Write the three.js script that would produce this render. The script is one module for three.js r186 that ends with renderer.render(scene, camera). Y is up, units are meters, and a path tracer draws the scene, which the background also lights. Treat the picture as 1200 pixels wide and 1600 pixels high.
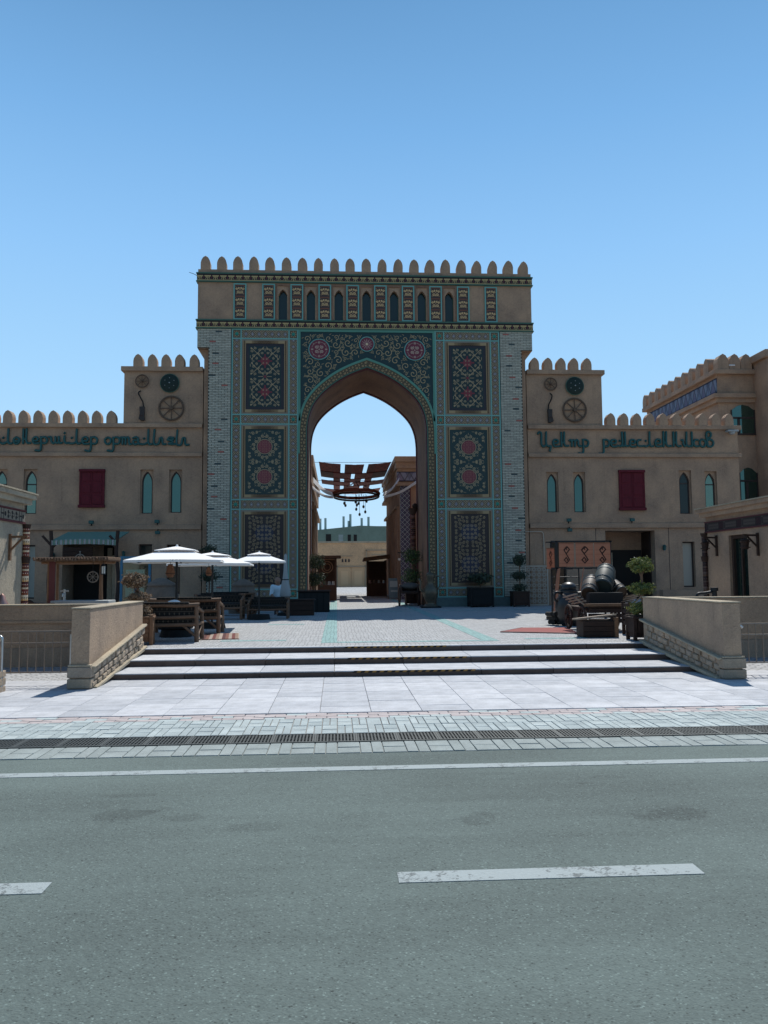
import * as THREE from 'three';
import { RoundedBoxGeometry } from 'three/addons/geometries/RoundedBoxGeometry.js';
import { mergeGeometries } from 'three/addons/utils/BufferGeometryUtils.js';
import { MarchingCubes } from 'three/addons/objects/MarchingCubes.js';

// ------------------------------------------------------------------ camera, sky, sun, exposure
const scene = new THREE.Scene();
const D2R = Math.PI / 180;
const camera = new THREE.PerspectiveCamera(2 * Math.atan(800 / 1250) / D2R, 0.75, 0.1, 1500);
camera.position.set(0, 1.65, 0);
camera.rotation.order = 'YXZ';
camera.rotation.set(4.57 * D2R, -3.39 * D2R, -0.41 * D2R);
const SUN = new THREE.Vector3(0.22, 1, -0.665).normalize();
{
  const W = 1024, H = 512, data = new Float32Array(W * H * 4);
  const stops = [ // elevation in degrees, linear radiance
    [-90, [.30, .31, .31]], [-2, [.36, .42, .46]], [0, [.60, .82, 1.0]], [6, [.50, .775, 1.03]], [14, [.385, .68, 1.0]], [22, [.29, .575, .95]], [30, [.20, .45, .81]], [38, [.135, .325, .61]], [55, [.062, .16, .36]], [90, [.042, .115, .28]]];
  const hash = (x, y) => { let t = Math.imul(x * 374761 + y * 668265 + 1013, 0x6d2b79f5); t = Math.imul(t ^ (t >>> 15), 0x2c1b3c6d); return ((t ^ (t >>> 13)) >>> 0) / 4294967296; };
  const vn = (x, y, wx) => { const xi = Math.floor(x), yi = Math.floor(y), fx = x - xi, fy = y - yi, s = fx * fx * (3 - 2 * fx), t = fy * fy * (3 - 2 * fy), m = (k) => ((k % wx) + wx) % wx;
    const a = hash(m(xi), yi), b = hash(m(xi + 1), yi), c = hash(m(xi), yi + 1), d = hash(m(xi + 1), yi + 1); return a + (b - a) * s + (c - a) * t + (a - b - c + d) * s * t; };
  for (let r = 0; r < H; r++) {
    const el = ((r + .5) / H - .5) * 180, up = el * D2R;
    let k = 0; while (k < stops.length - 2 && stops[k + 1][0] < el) k++;
    const f = THREE.MathUtils.clamp((el - stops[k][0]) / (stops[k + 1][0] - stops[k][0]), 0, 1);
    const base = [0, 1, 2].map((c) => stops[k][1][c] + (stops[k + 1][1][c] - stops[k][1][c]) * f);
    for (let q = 0; q < W; q++) {
      const az = ((q + .5) / W - .5) * 2 * Math.PI, x = Math.cos(az) * Math.cos(up), y = Math.sin(up), z = Math.sin(az) * Math.cos(up);
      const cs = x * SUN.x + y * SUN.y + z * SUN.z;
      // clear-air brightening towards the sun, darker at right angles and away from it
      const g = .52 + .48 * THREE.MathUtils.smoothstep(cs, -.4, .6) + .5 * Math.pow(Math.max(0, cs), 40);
      let cl = 0;
      if (el > .5 && el < 11) { const n = vn(q / W * 48, el * .55, 48) * .55 + vn(q / W * 120, el * 1.5, 120) * .3 + vn(q / W * 300, el * 3.5, 300) * .15; cl = THREE.MathUtils.smoothstep(n, .50, .8) * THREE.MathUtils.smoothstep(11 - el, 0, 8) * .6; }
      const o = (r * W + q) * 4, cloud = [.86, .93, 1.0];
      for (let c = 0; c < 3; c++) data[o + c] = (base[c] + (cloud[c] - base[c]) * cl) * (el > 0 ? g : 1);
      data[o + 3] = 1;
    }
  }
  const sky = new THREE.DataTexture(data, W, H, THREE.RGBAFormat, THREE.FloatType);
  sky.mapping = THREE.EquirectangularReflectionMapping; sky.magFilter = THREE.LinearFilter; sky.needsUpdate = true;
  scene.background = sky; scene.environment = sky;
}
const sun = new THREE.DirectionalLight(new THREE.Color(1, .965, .90), 5);
sun.position.copy(SUN).multiplyScalar(120).add(new THREE.Vector3(0, 0, -25)); sun.target.position.set(0, 0, -25);
sun.castShadow = true; sun.shadow.mapSize.set(4096, 4096);
Object.assign(sun.shadow.camera, { left: -60, right: 60, top: 60, bottom: -60, near: 1, far: 300 });
scene.add(sun, sun.target);
const renderer = new THREE.WebGLRenderer({ antialias: true });
renderer.toneMapping = THREE.LinearToneMapping; renderer.toneMappingExposure = 1;
renderer.shadowMap.enabled = true;

// ------------------------------------------------------------------ helpers
let seed = 20240611;
const rnd = () => { seed = (seed + 0x6d2b79f5) | 0; let t = Math.imul(seed ^ (seed >>> 15), 1 | seed); t = (t + Math.imul(t ^ (t >>> 7), 61 | t)) ^ t; return ((t ^ (t >>> 14)) >>> 0) / 4294967296; };
const rr = (a, b) => a + (b - a) * rnd();
const { lerp, clamp, smoothstep } = THREE.MathUtils;
const V = (x, y, z) => new THREE.Vector3(x, y, z);
const used = new Map();
const numbered = (n) => { const k = used.get(n) ?? 0; used.set(n, k + 1); return k ? n + '_' + String(k).padStart(3, '0') : n; };

// every geometry: position, normal, uv (metres), not indexed
function fin(g, keepUv) {
  if (g.index) g = g.toNonIndexed();
  for (const k of Object.keys(g.attributes)) if (!['position', 'normal', 'uv'].includes(k)) g.deleteAttribute(k);
  g.morphAttributes = {};
  if (!g.attributes.normal) g.computeVertexNormals();
  if (!keepUv) {
    const p = g.attributes.position, n = p.count, uv = new Float32Array(n * 2), a = V(), b = V(), c = V();
    const ox = rnd() * 7, oy = rnd() * 7;
    for (let i = 0; i < n; i += 3) {
      a.fromBufferAttribute(p, i); b.fromBufferAttribute(p, i + 1); c.fromBufferAttribute(p, i + 2);
      b.sub(a); c.sub(a); b.cross(c); const x = Math.abs(b.x), y = Math.abs(b.y), z = Math.abs(b.z);
      for (let k = 0; k < 3; k++) {
        a.fromBufferAttribute(p, i + k);
        const [s, t] = x > y && x > z ? [a.z, a.y] : y > z ? [a.x, a.z] : [a.x, a.y];
        uv[(i + k) * 2] = s + ox; uv[(i + k) * 2 + 1] = t + oy;
      }
    }
    g.setAttribute('uv', new THREE.BufferAttribute(uv, 2));
  }
  return g;
}
const place = (g, x = 0, y = 0, z = 0, rx = 0, ry = 0, rz = 0) => g.applyMatrix4(new THREE.Matrix4().compose(V(x, y, z), new THREE.Quaternion().setFromEuler(new THREE.Euler(rx, ry, rz)), V(1, 1, 1)));
const bx = (w, h, d, x = 0, y = 0, z = 0, o = {}) => place(fin(o.r ? new RoundedBoxGeometry(w, h, d, 1, o.r) : new THREE.BoxGeometry(w, h, d)), x, y, z, o.rx, o.ry, o.rz);
// box by limits
const bl = (x0, x1, y0, y1, z0, z1, o) => bx(x1 - x0, y1 - y0, z1 - z0, (x0 + x1) / 2, (y0 + y1) / 2, (z0 + z1) / 2, o);
const cyl = (r0, r1, h, x, y, z, o = {}) => place(fin(new THREE.CylinderGeometry(r0, r1, h, o.n ?? 12, 1, o.open ?? false)), x, y, z, o.rx, o.ry, o.rz);
const sph = (r, x, y, z, sx = 1, sy = 1, sz = 1, n = 12) => place(fin(new THREE.SphereGeometry(r, n, Math.ceil(n * .7)).scale(sx, sy, sz)), x, y, z);
const tor = (R, r, x, y, z, o = {}) => place(fin(new THREE.TorusGeometry(R, r, o.m ?? 6, o.n ?? 24)), x, y, z, o.rx, o.ry, o.rz);
const lathe = (pts, x, y, z, n = 20) => place(fin(new THREE.LatheGeometry(pts.map(([a, b]) => new THREE.Vector2(a, b)), n)), x, y, z);
const bar = (a, b, r, o = {}) => { // round bar between two points, tapering to o.r1
  const A = V(...a), B = V(...b), d = B.clone().sub(A), L = d.length();
  const g = fin(new THREE.CylinderGeometry(o.r1 ?? r, r, L, o.n ?? 8));
  return g.applyMatrix4(new THREE.Matrix4().compose(A.add(B).multiplyScalar(.5), new THREE.Quaternion().setFromUnitVectors(V(0, 1, 0), d.normalize()), V(1, 1, 1)));
};
const beam = (a, b, w, h) => { // squared bar
  const A = V(...a), B = V(...b), d = B.clone().sub(A), L = d.length();
  return fin(new THREE.BoxGeometry(w, L, h)).applyMatrix4(new THREE.Matrix4().compose(A.add(B).multiplyScalar(.5), new THREE.Quaternion().setFromUnitVectors(V(0, 1, 0), d.normalize()), V(1, 1, 1)));
};
const tube = (pts, r, seg = 20, n = 6, closed = false) => fin(new THREE.TubeGeometry(new THREE.CatmullRomCurve3(pts.map((p) => V(...p)), closed, 'centripetal'), seg, r, n, closed));
function extrude(pts, d, o = {}) { // polygon in x, y (with holes) pushed from z = 0 to d
  const s = new THREE.Shape(pts.map(([x, y]) => new THREE.Vector2(x, y)));
  for (const h of o.holes ?? []) s.holes.push(new THREE.Path(h.map(([x, y]) => new THREE.Vector2(x, y))));
  return fin(new THREE.ExtrudeGeometry(s, { depth: d, bevelEnabled: !!o.bevel, bevelSize: o.bevel, bevelThickness: o.bevel, bevelOffset: -(o.bevel ?? 0), bevelSegments: o.bs ?? 1, curveSegments: 8 }));
}
const base = new Map();
const top = (o) => { const v = V(); for (let p = o; p && p !== scene; p = p.parent) v.add(base.get(p) ?? V()); return v; };
const join = (g) => (Array.isArray(g) ? (g.length === 1 ? g[0] : mergeGeometries(g)) : g);
function add(name, geos, mat, parent) { // local coordinates
  const m = new THREE.Mesh(join(geos), mat); m.name = numbered(name); m.castShadow = m.receiveShadow = true; (parent ?? scene).add(m); return m;
}
function addW(name, geos, mat, parent) { // world coordinates under an unturned parent
  const g = join(geos), t = top(parent); g.translate(-t.x, -t.y, -t.z); return add(name, g, mat, parent);
}
function put(name, geo, mat, parent, x, y, z, rx = 0, ry = 0, rz = 0) { // a shared geometry, world position under an unturned parent
  const t = top(parent), m = add(name, geo, mat, parent); m.position.set(x - t.x, y - t.y, z - t.z); m.rotation.set(rx, ry, rz); return m;
}
function tag(o, label, category, group) { o.userData.label = label; o.userData.category = category; if (group) o.userData.group = group; return o; }
function thing(name, label, category, [x, y, z], turn = 0, group) {
  const o = new THREE.Group(); o.name = numbered(name); scene.add(o); o.position.set(x, y, z); o.rotation.y = turn; base.set(o, V(x, y, z)); return tag(o, label, category, group);
}
function struct(name, [x, y, z] = [0, 0, 0]) { const o = new THREE.Group(); o.name = numbered(name); scene.add(o); o.position.set(x, y, z); base.set(o, V(x, y, z)); o.userData.kind = 'structure'; return o; }
function sub(name, parent) { const o = new THREE.Group(); o.name = numbered(name); parent.add(o); return o; }
function copyOf(root, label, [x, y, z], turn = 0, scale = 1) { const r = root.clone(); r.name = numbered(root.name.replace(/_\d{3}$/, '')); scene.add(r); r.position.set(x, y, z); r.rotation.y = turn; r.scale.setScalar(scale); r.userData = { ...root.userData, label }; return r; }

// ------------------------------------------------------------------ textures
const perm = Array.from({ length: 4096 }, () => rnd());
function tileNoise(n, cells, o = 0) { // value noise that repeats, n x n, in 0..1
  const a = new Float32Array(n * n), h = (x, y) => perm[(((x % cells) + cells) % cells * 131 + ((y % cells) + cells) % cells * 719 + o * 37) & 4095];
  for (let y = 0; y < n; y++) { const v = y / n * cells, yi = Math.floor(v), t0 = v - yi, t = t0 * t0 * (3 - 2 * t0);
    for (let x = 0; x < n; x++) { const u = x / n * cells, xi = Math.floor(u), s0 = u - xi, s = s0 * s0 * (3 - 2 * s0);
      const A = h(xi, yi), B = h(xi + 1, yi), C = h(xi, yi + 1), E = h(xi + 1, yi + 1); a[y * n + x] = A + (B - A) * s + (C - A) * t + (A - B - C + E) * s * t; } }
  return a;
}
function fbm(n, first, oct, o = 0) { const out = new Float32Array(n * n); let w = .5, sum = 0; for (let k = 0; k < oct; k++) { const t = tileNoise(n, first << k, o + k * 11); for (let i = 0; i < out.length; i++) out[i] += t[i] * w; sum += w; w *= .55; } for (let i = 0; i < out.length; i++) out[i] /= sum; return out; }
function dataTex(n, m, f, srgb) { // f(x, y) -> [r, g, b] in 0..1
  const d = new Uint8Array(n * m * 4);
  for (let y = 0; y < m; y++) for (let x = 0; x < n; x++) { const c = f(x, y), o = (y * n + x) * 4; for (let k = 0; k < 3; k++) d[o + k] = clamp(c[k] ?? c[0], 0, 1) * 255; d[o + 3] = 255; }
  const t = new THREE.DataTexture(d, n, m, THREE.RGBAFormat); t.wrapS = t.wrapT = THREE.RepeatWrapping; t.magFilter = THREE.LinearFilter; t.minFilter = THREE.LinearMipmapLinearFilter; t.generateMipmaps = true; if (srgb) t.colorSpace = THREE.SRGBColorSpace; t.needsUpdate = true; return t;
}
const rep = (t, w, h = w) => { const c = t.clone(); c.repeat.set(1 / w, 1 / h); c.needsUpdate = true; return c; };
function canvasTex(w, h, draw, wrap = true) {
  const c = document.createElement('canvas'); c.width = w; c.height = h; const x = c.getContext('2d'); draw(x, w, h);
  const t = new THREE.CanvasTexture(c); t.colorSpace = THREE.SRGBColorSpace; t.wrapS = t.wrapT = wrap ? THREE.RepeatWrapping : THREE.ClampToEdgeWrapping; t.anisotropy = 8; return t;
}
const N1 = fbm(512, 4, 6, 3), N2 = fbm(512, 32, 4, 57), N3 = fbm(512, 128, 2, 91), NB = fbm(512, 3, 4, 211);
// straw plaster: blotches, fine grain, short dark flecks
const plasterTex = (() => {
  const n = 1024, fleck = new Float32Array(n * n), dent = new Float32Array(n * n);
  for (let k = 0; k < 2600; k++) { let x = rnd() * n, y = rnd() * n, a = rr(-.6, .6) + (rnd() < .3 ? 1.4 : 0), L = rr(4, 16), v = rr(.2, 1); for (let s = 0; s < L; s++) { const i = ((Math.floor(y) & 1023) * n + (Math.floor(x) & 1023)); fleck[i] = Math.max(fleck[i], v); x += Math.cos(a); y += Math.sin(a); a += rr(-.1, .1); } }
  for (let k = 0; k < 420; k++) { const cx = rnd() * n, cy = rnd() * n, w = rr(2, 7), h = rr(1, 3); for (let y = -4; y <= 4; y++) for (let x = -8; x <= 8; x++) { const q = (x / w) ** 2 + (y / h) ** 2; if (q < 1) dent[(((cy + y) | 0) & 1023) * n + (((cx + x) | 0) & 1023)] = 1 - q; } }
  const s = (a, x, y) => a[(y & 511) * 512 + (x & 511)];
  const map = dataTex(n, n, (x, y) => { const b = s(N1, x >> 1, y >> 1), g = s(N3, x, y), f = s(N2, x, y), i = y * n + x; const v = .78 + (b - .5) * .52 + (g - .5) * .34 + (f - .5) * .2 - fleck[i] * .16 - dent[i] * .22 - Math.max(0, s(N2, x >> 1, y >> 5) - .60) * .75 * s(NB, x >> 1, y >> 1); return [v, v * (1 - (b - .5) * .05), v * (1 - (b - .5) * .16)]; });
  const bump = dataTex(n, n, (x, y) => { const i = y * n + x; return [.55 + (s(N2, x, y) - .5) * .5 + (s(N3, x, y) - .5) * .45 - fleck[i] * .25 - dent[i] * .5]; });
  return { map, bump };
})();
// asphalt: bright and dark chips over wide soft patches
const asphaltTex = (() => {
  const n = 2048, chip = new Float32Array(n * n);
  for (let k = 0; k < 26000; k++) { const x = rnd() * n | 0, y = rnd() * n | 0, v = rnd() < .55 ? rr(-.26, -.1) : rr(.1, .42), r = 2 + (rnd() * 2 | 0); for (let q = 0; q < r; q++) for (let p = 0; p < r; p++) if (rnd() < .8) chip[((y + q) & 2047) * n + ((x + p) & 2047)] = v; }
  for (let k = 0; k < 150000; k++) { const x = rnd() * n | 0, y = rnd() * n | 0, b = rnd(), v = b < .62 ? rr(-.20, -.05) : rr(.05, .34) * (b > .97 ? 1.6 : 1), sz = rnd() < .35 ? 2 : 1; for (let q = 0; q < sz; q++) for (let p = 0; p < sz + (rnd() < .3 ? 1 : 0); p++) chip[((y + q) & 2047) * n + ((x + p) & 2047)] = v; }
  const blobs = [[-1.57, -5.83, .26, .16, .34], [-1.25, -5.95, .14, .07, .2], [-1.02, -5.76, .2, .1, .22], [-.55, -5.51, .22, .12, .18], [.97, -5.54, .2, .15, .34], [2.28, -5.56, .3, .17, .36], [2.31, -6.57, .28, .1, .2], [1.34, -6.75, .2, .06, .14], [-1.55, -6.35, .24, .06, .2], [1.95, -6.4, .09, .03, .3], [-.33, -6.7, .3, .06, .16], [2.4, -3.2, .9, .35, .10], [-1.8, -3.6, .8, .4, .08], [.4, -4.0, 1.1, .3, .07]].map(([x, z, w, h, v]) => [((x / 7) % 1 + 1) % 1 * n, ((z / 7) % 1 + 1) % 1 * n, w / 7 * n, h / 7 * n, v]);
  const stain = new Float32Array(512 * 512);
  for (const [bxx, by, w, h, v] of blobs) for (let y = 0; y < 512; y++) for (let x = 0; x < 512; x++) { let dx = Math.abs(x * 4 - bxx), dy = Math.abs(y * 4 - by); dx = Math.min(dx, n - dx); dy = Math.min(dy, n - dy); if (dx > w * 1.5 || dy > h * 1.5) continue; const q = (dx / w) ** 2 + (dy / h) ** 2 + (N2[y * 512 + x] - .5) * 2.4 + (N3[y * 512 + x] - .5) * 1.2; stain[y * 512 + x] += v * smoothstep(1 - q, 0, .8); }
  const s = (a, x, y) => a[(y & 511) * 512 + (x & 511)];
  const map = dataTex(n, n, (x, y) => { const v = .56 + (s(N1, x >> 2, y >> 2) - .5) * .24 + (s(NB, x >> 2, (y >> 2) * 3) - .5) * .22 + (s(N2, x >> 4, y >> 1) - .5) * .10 + (s(N3, x, y) - .5) * .16 + (s(N2, x * 2, y * 2) - .5) * .10 + chip[y * n + x] * 1.5 - s(stain, x >> 2, y >> 2) * .38; return [v, v, v]; });
  const bump = dataTex(1024, 1024, (x, y) => [.5 + (s(N3, x, y) - .5) * .8 + chip[y * n + x] * .8 + (rnd() - .5) * .15]);
  return { map, bump };
})();
const paintTex = dataTex(512, 512, (x, y) => { const i = y * 512 + x, w = smoothstep(N2[i] * .5 + N1[i] * .5 + (N3[i] - .5) * .3, .56, .70); const v = .92 - w * .55 + (N3[i] - .5) * .12; return [v, v, v]; });
const graniteTex = dataTex(512, 512, (x, y) => { const v = .80 + (N1[y * 512 + x] - .5) * .34 + (N3[y * 512 + x] - .5) * .22 + (rnd() - .5) * .14 - (N2[y * 512 + x] > .68 ? .1 : 0); return [v, v, v]; });
const grainBump = dataTex(512, 512, (x, y) => [.5 + (N3[y * 512 + x] - .5) * .7 + (rnd() - .5) * .3]);
const woodTex = dataTex(512, 512, (x, y) => { const w = N1[y * 512 + x] * 5, g = Math.sin((x / 512) * Math.PI * 2 * 26 + w * 4) * .5 + .5, f = N3[((y >> 4) & 511) * 512 + x]; const v = .62 + (g - .5) * .22 + (f - .5) * .4 + (N1[y * 512 + x] - .5) * .2; return [v, v * .96, v * .9]; });
const woodBump = dataTex(256, 256, (x, y) => [N3[((y >> 3) & 511) * 512 + x * 2]]);
// plaza setts: rows of small worn blocks, flat at the distance they are seen from
const settTex = (() => {
  const n = 1024, rows = 20, tone = [], hgt = new Float32Array(n * n), col = new Float32Array(n * n);
  for (let r = 0; r < rows; r++) { const cols = 12, off = (r % 2) * .5 + rr(-.1, .1); tone.push(Array.from({ length: cols }, () => rr(.78, 1))); for (let y = Math.round(r * n / rows); y < Math.round((r + 1) * n / rows); y++) for (let x = 0; x < n; x++) { const u = x / n * cols + off, ci = ((Math.floor(u) % cols) + cols) % cols, fx = u - Math.floor(u), fy = y / n * rows - r, wob = (N2[(y & 511) * 512 + (x & 511)] - .5) * .12, e = Math.min((Math.min(fx, 1 - fx)) * 1.7, Math.min(fy, 1 - fy)) + wob, j = smoothstep(e, .03, .16); hgt[y * n + x] = j; col[y * n + x] = lerp(.34, tone[r][ci], j); } }
  const s = (a, x, y) => a[(y & 511) * 512 + (x & 511)];
  return { map: dataTex(n, n, (x, y) => { const v = .82 * col[y * n + x] + (s(N3, x, y) - .5) * .2 + (s(N1, x >> 1, y >> 1) - .5) * .14; return [v, v, v]; }), bump: dataTex(n, n, (x, y) => [hgt[y * n + x] * .8 + s(N3, x, y) * .2]) };
})();

// ornament drawn with a brush
function spiral(c, x, y, r, a0, dir, turns = 1.35) { c.beginPath(); for (let k = 0; k <= 26; k++) { const t = k / 26, q = r * (1 - t * .86), a = a0 + dir * t * turns * 2 * Math.PI; const px = x + Math.cos(a) * q, py = y + Math.sin(a) * q; k ? c.lineTo(px, py) : c.moveTo(px, py); } c.stroke(); }
function leaf(c, x, y, a, L, w) { c.save(); c.translate(x, y); c.rotate(a); c.beginPath(); c.moveTo(0, 0); c.quadraticCurveTo(L * .5, -w, L, 0); c.quadraticCurveTo(L * .5, w * .6, 0, 0); c.fill(); c.restore(); }
const sym = (c, cx, cy, f) => { for (const [sx, sy] of [[1, 1], [-1, 1], [1, -1], [-1, -1]]) { c.save(); c.translate(cx, cy); c.scale(sx, sy); f(c); c.restore(); } };
const TAN = '#b8a688', TEAL = '#0f4a50', RED = '#7a2638', NAVY = '#24222f', TURQ = '#6fd3d6';
const panelA = canvasTex(420, 740, (c, w, h) => {
  c.fillStyle = NAVY; c.fillRect(0, 0, w, h); c.fillStyle = '#0b2c31'; c.fillRect(34, 28, w - 68, h - 56);
  c.strokeStyle = c.fillStyle = TAN; c.lineCap = 'round';
  for (const cy of [h * .265, h * .735]) {
    c.lineWidth = 6; c.beginPath(); for (const [sx, sy] of [[1, 1], [-1, 1], [1, -1], [-1, -1]]) { c.moveTo(w / 2 + sx * 30, cy + sy * 30); c.lineTo(w / 2 + sx * 152, cy + sy * 152); c.moveTo(w / 2 + sx * 14, cy + sy * 158); c.lineTo(w / 2 + sx * 150, cy + sy * 22); } c.stroke();
    sym(c, w / 2, cy, (g) => { g.lineWidth = 5; for (const q of [[60, 128, 17, 2.4, 1], [128, 60, 17, -2.2, -1], [30, 92, 15, .6, -1], [94, 30, 15, 1.4, 1], [142, 108, 16, 0, 1], [106, 146, 16, 1, -1], [70, 84, 13, 3.4, 1], [152, 140, 10, 1, 1], [24, 136, 11, 2, 1], [140, 22, 10, 2, -1]]) spiral(g, ...q); leaf(g, 156, 156, -2.2, 26, 7); leaf(g, 150, 4, 3.1, 40, 6); leaf(g, 4, 100, 1.57, 50, 6); g.fillRect(158, 30, 5, 34); });
    c.fillStyle = '#7e2639'; for (let k = 0; k < 4; k++) { c.save(); c.translate(w / 2, cy); c.rotate(k * Math.PI / 2); c.fillRect(-8, -78, 16, 78); c.beginPath(); c.arc(-15, -32, 14, 0, 7); c.arc(19, -32, 14, 0, 7); c.fill(); c.restore(); }
    c.strokeStyle = TAN; c.lineWidth = 4; sym(c, w / 2, cy, (g) => { spiral(g, 20, 20, 11, .8, 1, 1.1); }); c.fillStyle = TAN;
  }
  c.fillStyle = '#7e2639'; c.fillRect(w / 2 - 13, h / 2 - 13, 26, 26); c.fillStyle = TAN; c.fillRect(w / 2 + 20, h / 2 - 3, 54, 6); c.fillRect(w / 2 - 74, h / 2 - 3, 54, 6);
}, false);
const panelB = canvasTex(420, 740, (c, w, h) => {
  c.fillStyle = '#0a3338'; c.fillRect(0, 0, w, h); c.strokeStyle = c.fillStyle = TAN; c.lineCap = 'round';
  for (const cy of [h * .27, h * .73]) {
    for (let k = 0; k < 8; k++) { c.save(); c.translate(w / 2, cy); c.rotate(k * Math.PI / 4); c.lineWidth = 6.5; const R = k % 2 ? 108 : 122; spiral(c, 23, -R, 20, 2.9, -1, 1.35); spiral(c, -23, -R, 20, .24, 1, 1.35); leaf(c, 0, -R - 16, -1.57, 28, 7); leaf(c, 14, -R - 16, -1, 16, 5); leaf(c, -14, -R - 16, -2.1, 16, 5); c.restore(); }
    c.lineWidth = 6; c.beginPath(); c.arc(w / 2, cy, 82, 0, 7); c.stroke();
    c.fillStyle = '#74263a'; c.beginPath(); c.arc(w / 2, cy, 77, 0, 7); c.fill(); c.strokeStyle = '#9c7068'; c.lineWidth = 3.2;
    sym(c, w / 2, cy, (g) => { for (const q of [[22, 22, 14, .8, 1], [50, 18, 11, 2, -1], [18, 50, 11, 0, 1], [46, 46, 11, 1, -1]]) spiral(g, ...q); }); c.beginPath(); c.moveTo(w / 2 - 75, cy); c.lineTo(w / 2 + 75, cy); c.moveTo(w / 2, cy - 75); c.lineTo(w / 2, cy + 75); c.stroke(); c.strokeStyle = c.fillStyle = TAN;
  }
  for (const cy of [h * .27, h * .73]) sym(c, w / 2, cy, (g) => { g.lineWidth = 6; for (const q of [[128, 150, 20, 0, 1], [160, 112, 17, 1.5, -1], [88, 166, 15, -1, -1], [162, 74, 11, 1, 1]]) spiral(g, ...q); leaf(g, 152, 148, .8, 26, 7); leaf(g, 174, 96, -1.5, 50, 6); leaf(g, 74, 172, 3.0, 44, 6); });
}, false);
const panelC = canvasTex(420, 740, (c, w, h) => {
  c.fillStyle = '#241c22'; c.fillRect(0, 0, w, h); c.fillStyle = '#222a4a'; for (const cy of [h * .27, h * .73]) { c.beginPath(); c.ellipse(w / 2, cy, 100, 92, 0, 0, 7); c.fill(); }
  c.strokeStyle = c.fillStyle = '#b5a484'; c.lineCap = 'round';
  for (const cy of [h * .26, h * .74]) sym(c, w / 2, cy, (g) => { g.lineWidth = 4.6; for (const q of [[22, 24, 16, 0, 1], [58, 18, 16, 1, -1], [24, 64, 17, 2, 1], [64, 60, 19, 3, -1], [104, 34, 19, .5, 1], [104, 82, 19, 1.5, -1], [28, 108, 18, 2.2, -1], [70, 112, 19, 0, 1], [116, 126, 19, 1, 1], [150, 58, 18, 2, -1], [154, 104, 17, 3, 1], [32, 150, 17, .4, 1], [78, 156, 17, 1, -1], [158, 150, 15, 2, -1], [154, 14, 14, 2, 1], [122, 168, 11, 0, 1]]) { spiral(g, ...q); leaf(g, q[0] + q[2] * .8, q[1] + q[2] * .4, q[3], q[2], 4); } });
  c.fillStyle = '#16141a'; c.fillRect(0, h / 2 - 3, w, 6);
}, false);
const spandrelTex = canvasTex(1430, 950, (c, w, h) => { // 5.72 m x 3.8 m
  c.fillStyle = '#083034'; c.fillRect(0, 0, w, h); const S = w / 5.72; c.lineCap = 'round';
  const edge = [[0, 1.0], [.7, 1.36], [1.2, 1.62], [1.7, 1.98], [2.2, 2.5], [2.6, 3.1], [2.86, 3.75]], low = (d) => { let k = 0; while (k < edge.length - 2 && edge[k + 1][0] < d) k++; return lerp(edge[k][1], edge[k + 1][1], (d - edge[k][0]) / (edge[k + 1][0] - edge[k][0])); };
  const put2 = []; // x, y from the top left corner; scrolls packed between border, rosettes and arch
  for (let k = 0; k < 9000; k++) { const r = lerp(.21, .07, Math.min(1, k / 6500)) * rr(.9, 1.1), x = rr(.1 + r, 2.84 - r * .5), y = rr(.08 + r, 3.5); if (y + r > low(2.86 - x) - .13 || y + r * .7 > low(Math.min(2.86, 2.86 - x + r)) - .1) continue; if (Math.hypot(x - .80, y - .77) < .46 + r || Math.hypot(x - 2.86, y - .52) < .33 + r || put2.some(([a, b, q]) => Math.hypot(a - x, b - y) < (q + r) * .93)) continue; put2.push([x, y, r, rr(0, 6.28), rnd() < .5 ? 1 : -1]); }
  for (const s of [1, -1]) { c.save(); if (s < 0) { c.translate(w, 0); c.scale(-1, 1); } c.strokeStyle = c.fillStyle = '#b19c76'; for (const [x, y, r, a, d] of put2) { c.lineWidth = 3.8 + r * 20; spiral(c, x * S, y * S, r * S * .86, a, d, 1.2); for (let k = 0; k < 3; k++) { const b = a + k * 2.1 + .4; leaf(c, (x + Math.cos(b) * r * .86) * S, (y + Math.sin(b) * r * .86) * S, b + d * .9, r * S * .75, 8); } } c.restore(); }
}, false);
const rosetteTex = canvasTex(256, 256, (c, w) => {
  c.fillStyle = '#712238'; c.fillRect(0, 0, w, w); c.strokeStyle = c.fillStyle = '#b7a391'; c.lineCap = 'round'; c.lineWidth = 11;
  sym(c, 128, 128, (g) => { spiral(g, 34, 32, 24, 2.4, 1, 1.3); leaf(g, 62, 62, .8, 32, 9); leaf(g, 6, 70, 1.57, 40, 14); leaf(g, 70, 6, 0, 40, 14); g.beginPath(); g.arc(0, 0, 96, .25, 1.32); g.lineWidth = 5; g.stroke(); g.lineWidth = 11; }); c.beginPath(); c.arc(128, 128, 10, 0, 7); c.fill();
}, false);
const daisyTex = canvasTex(128, 128, (c) => { c.fillStyle = '#712238'; c.fillRect(0, 0, 128, 128); c.fillStyle = '#b59a90'; for (let k = 0; k < 12; k++) { c.save(); c.translate(64, 64); c.rotate(k * Math.PI / 6); leaf(c, 8, 0, 0, 46, 9); c.restore(); } c.fillStyle = '#e8d9b0'; c.beginPath(); c.arc(64, 64, 11, 0, 7); c.fill(); }, false);
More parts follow.
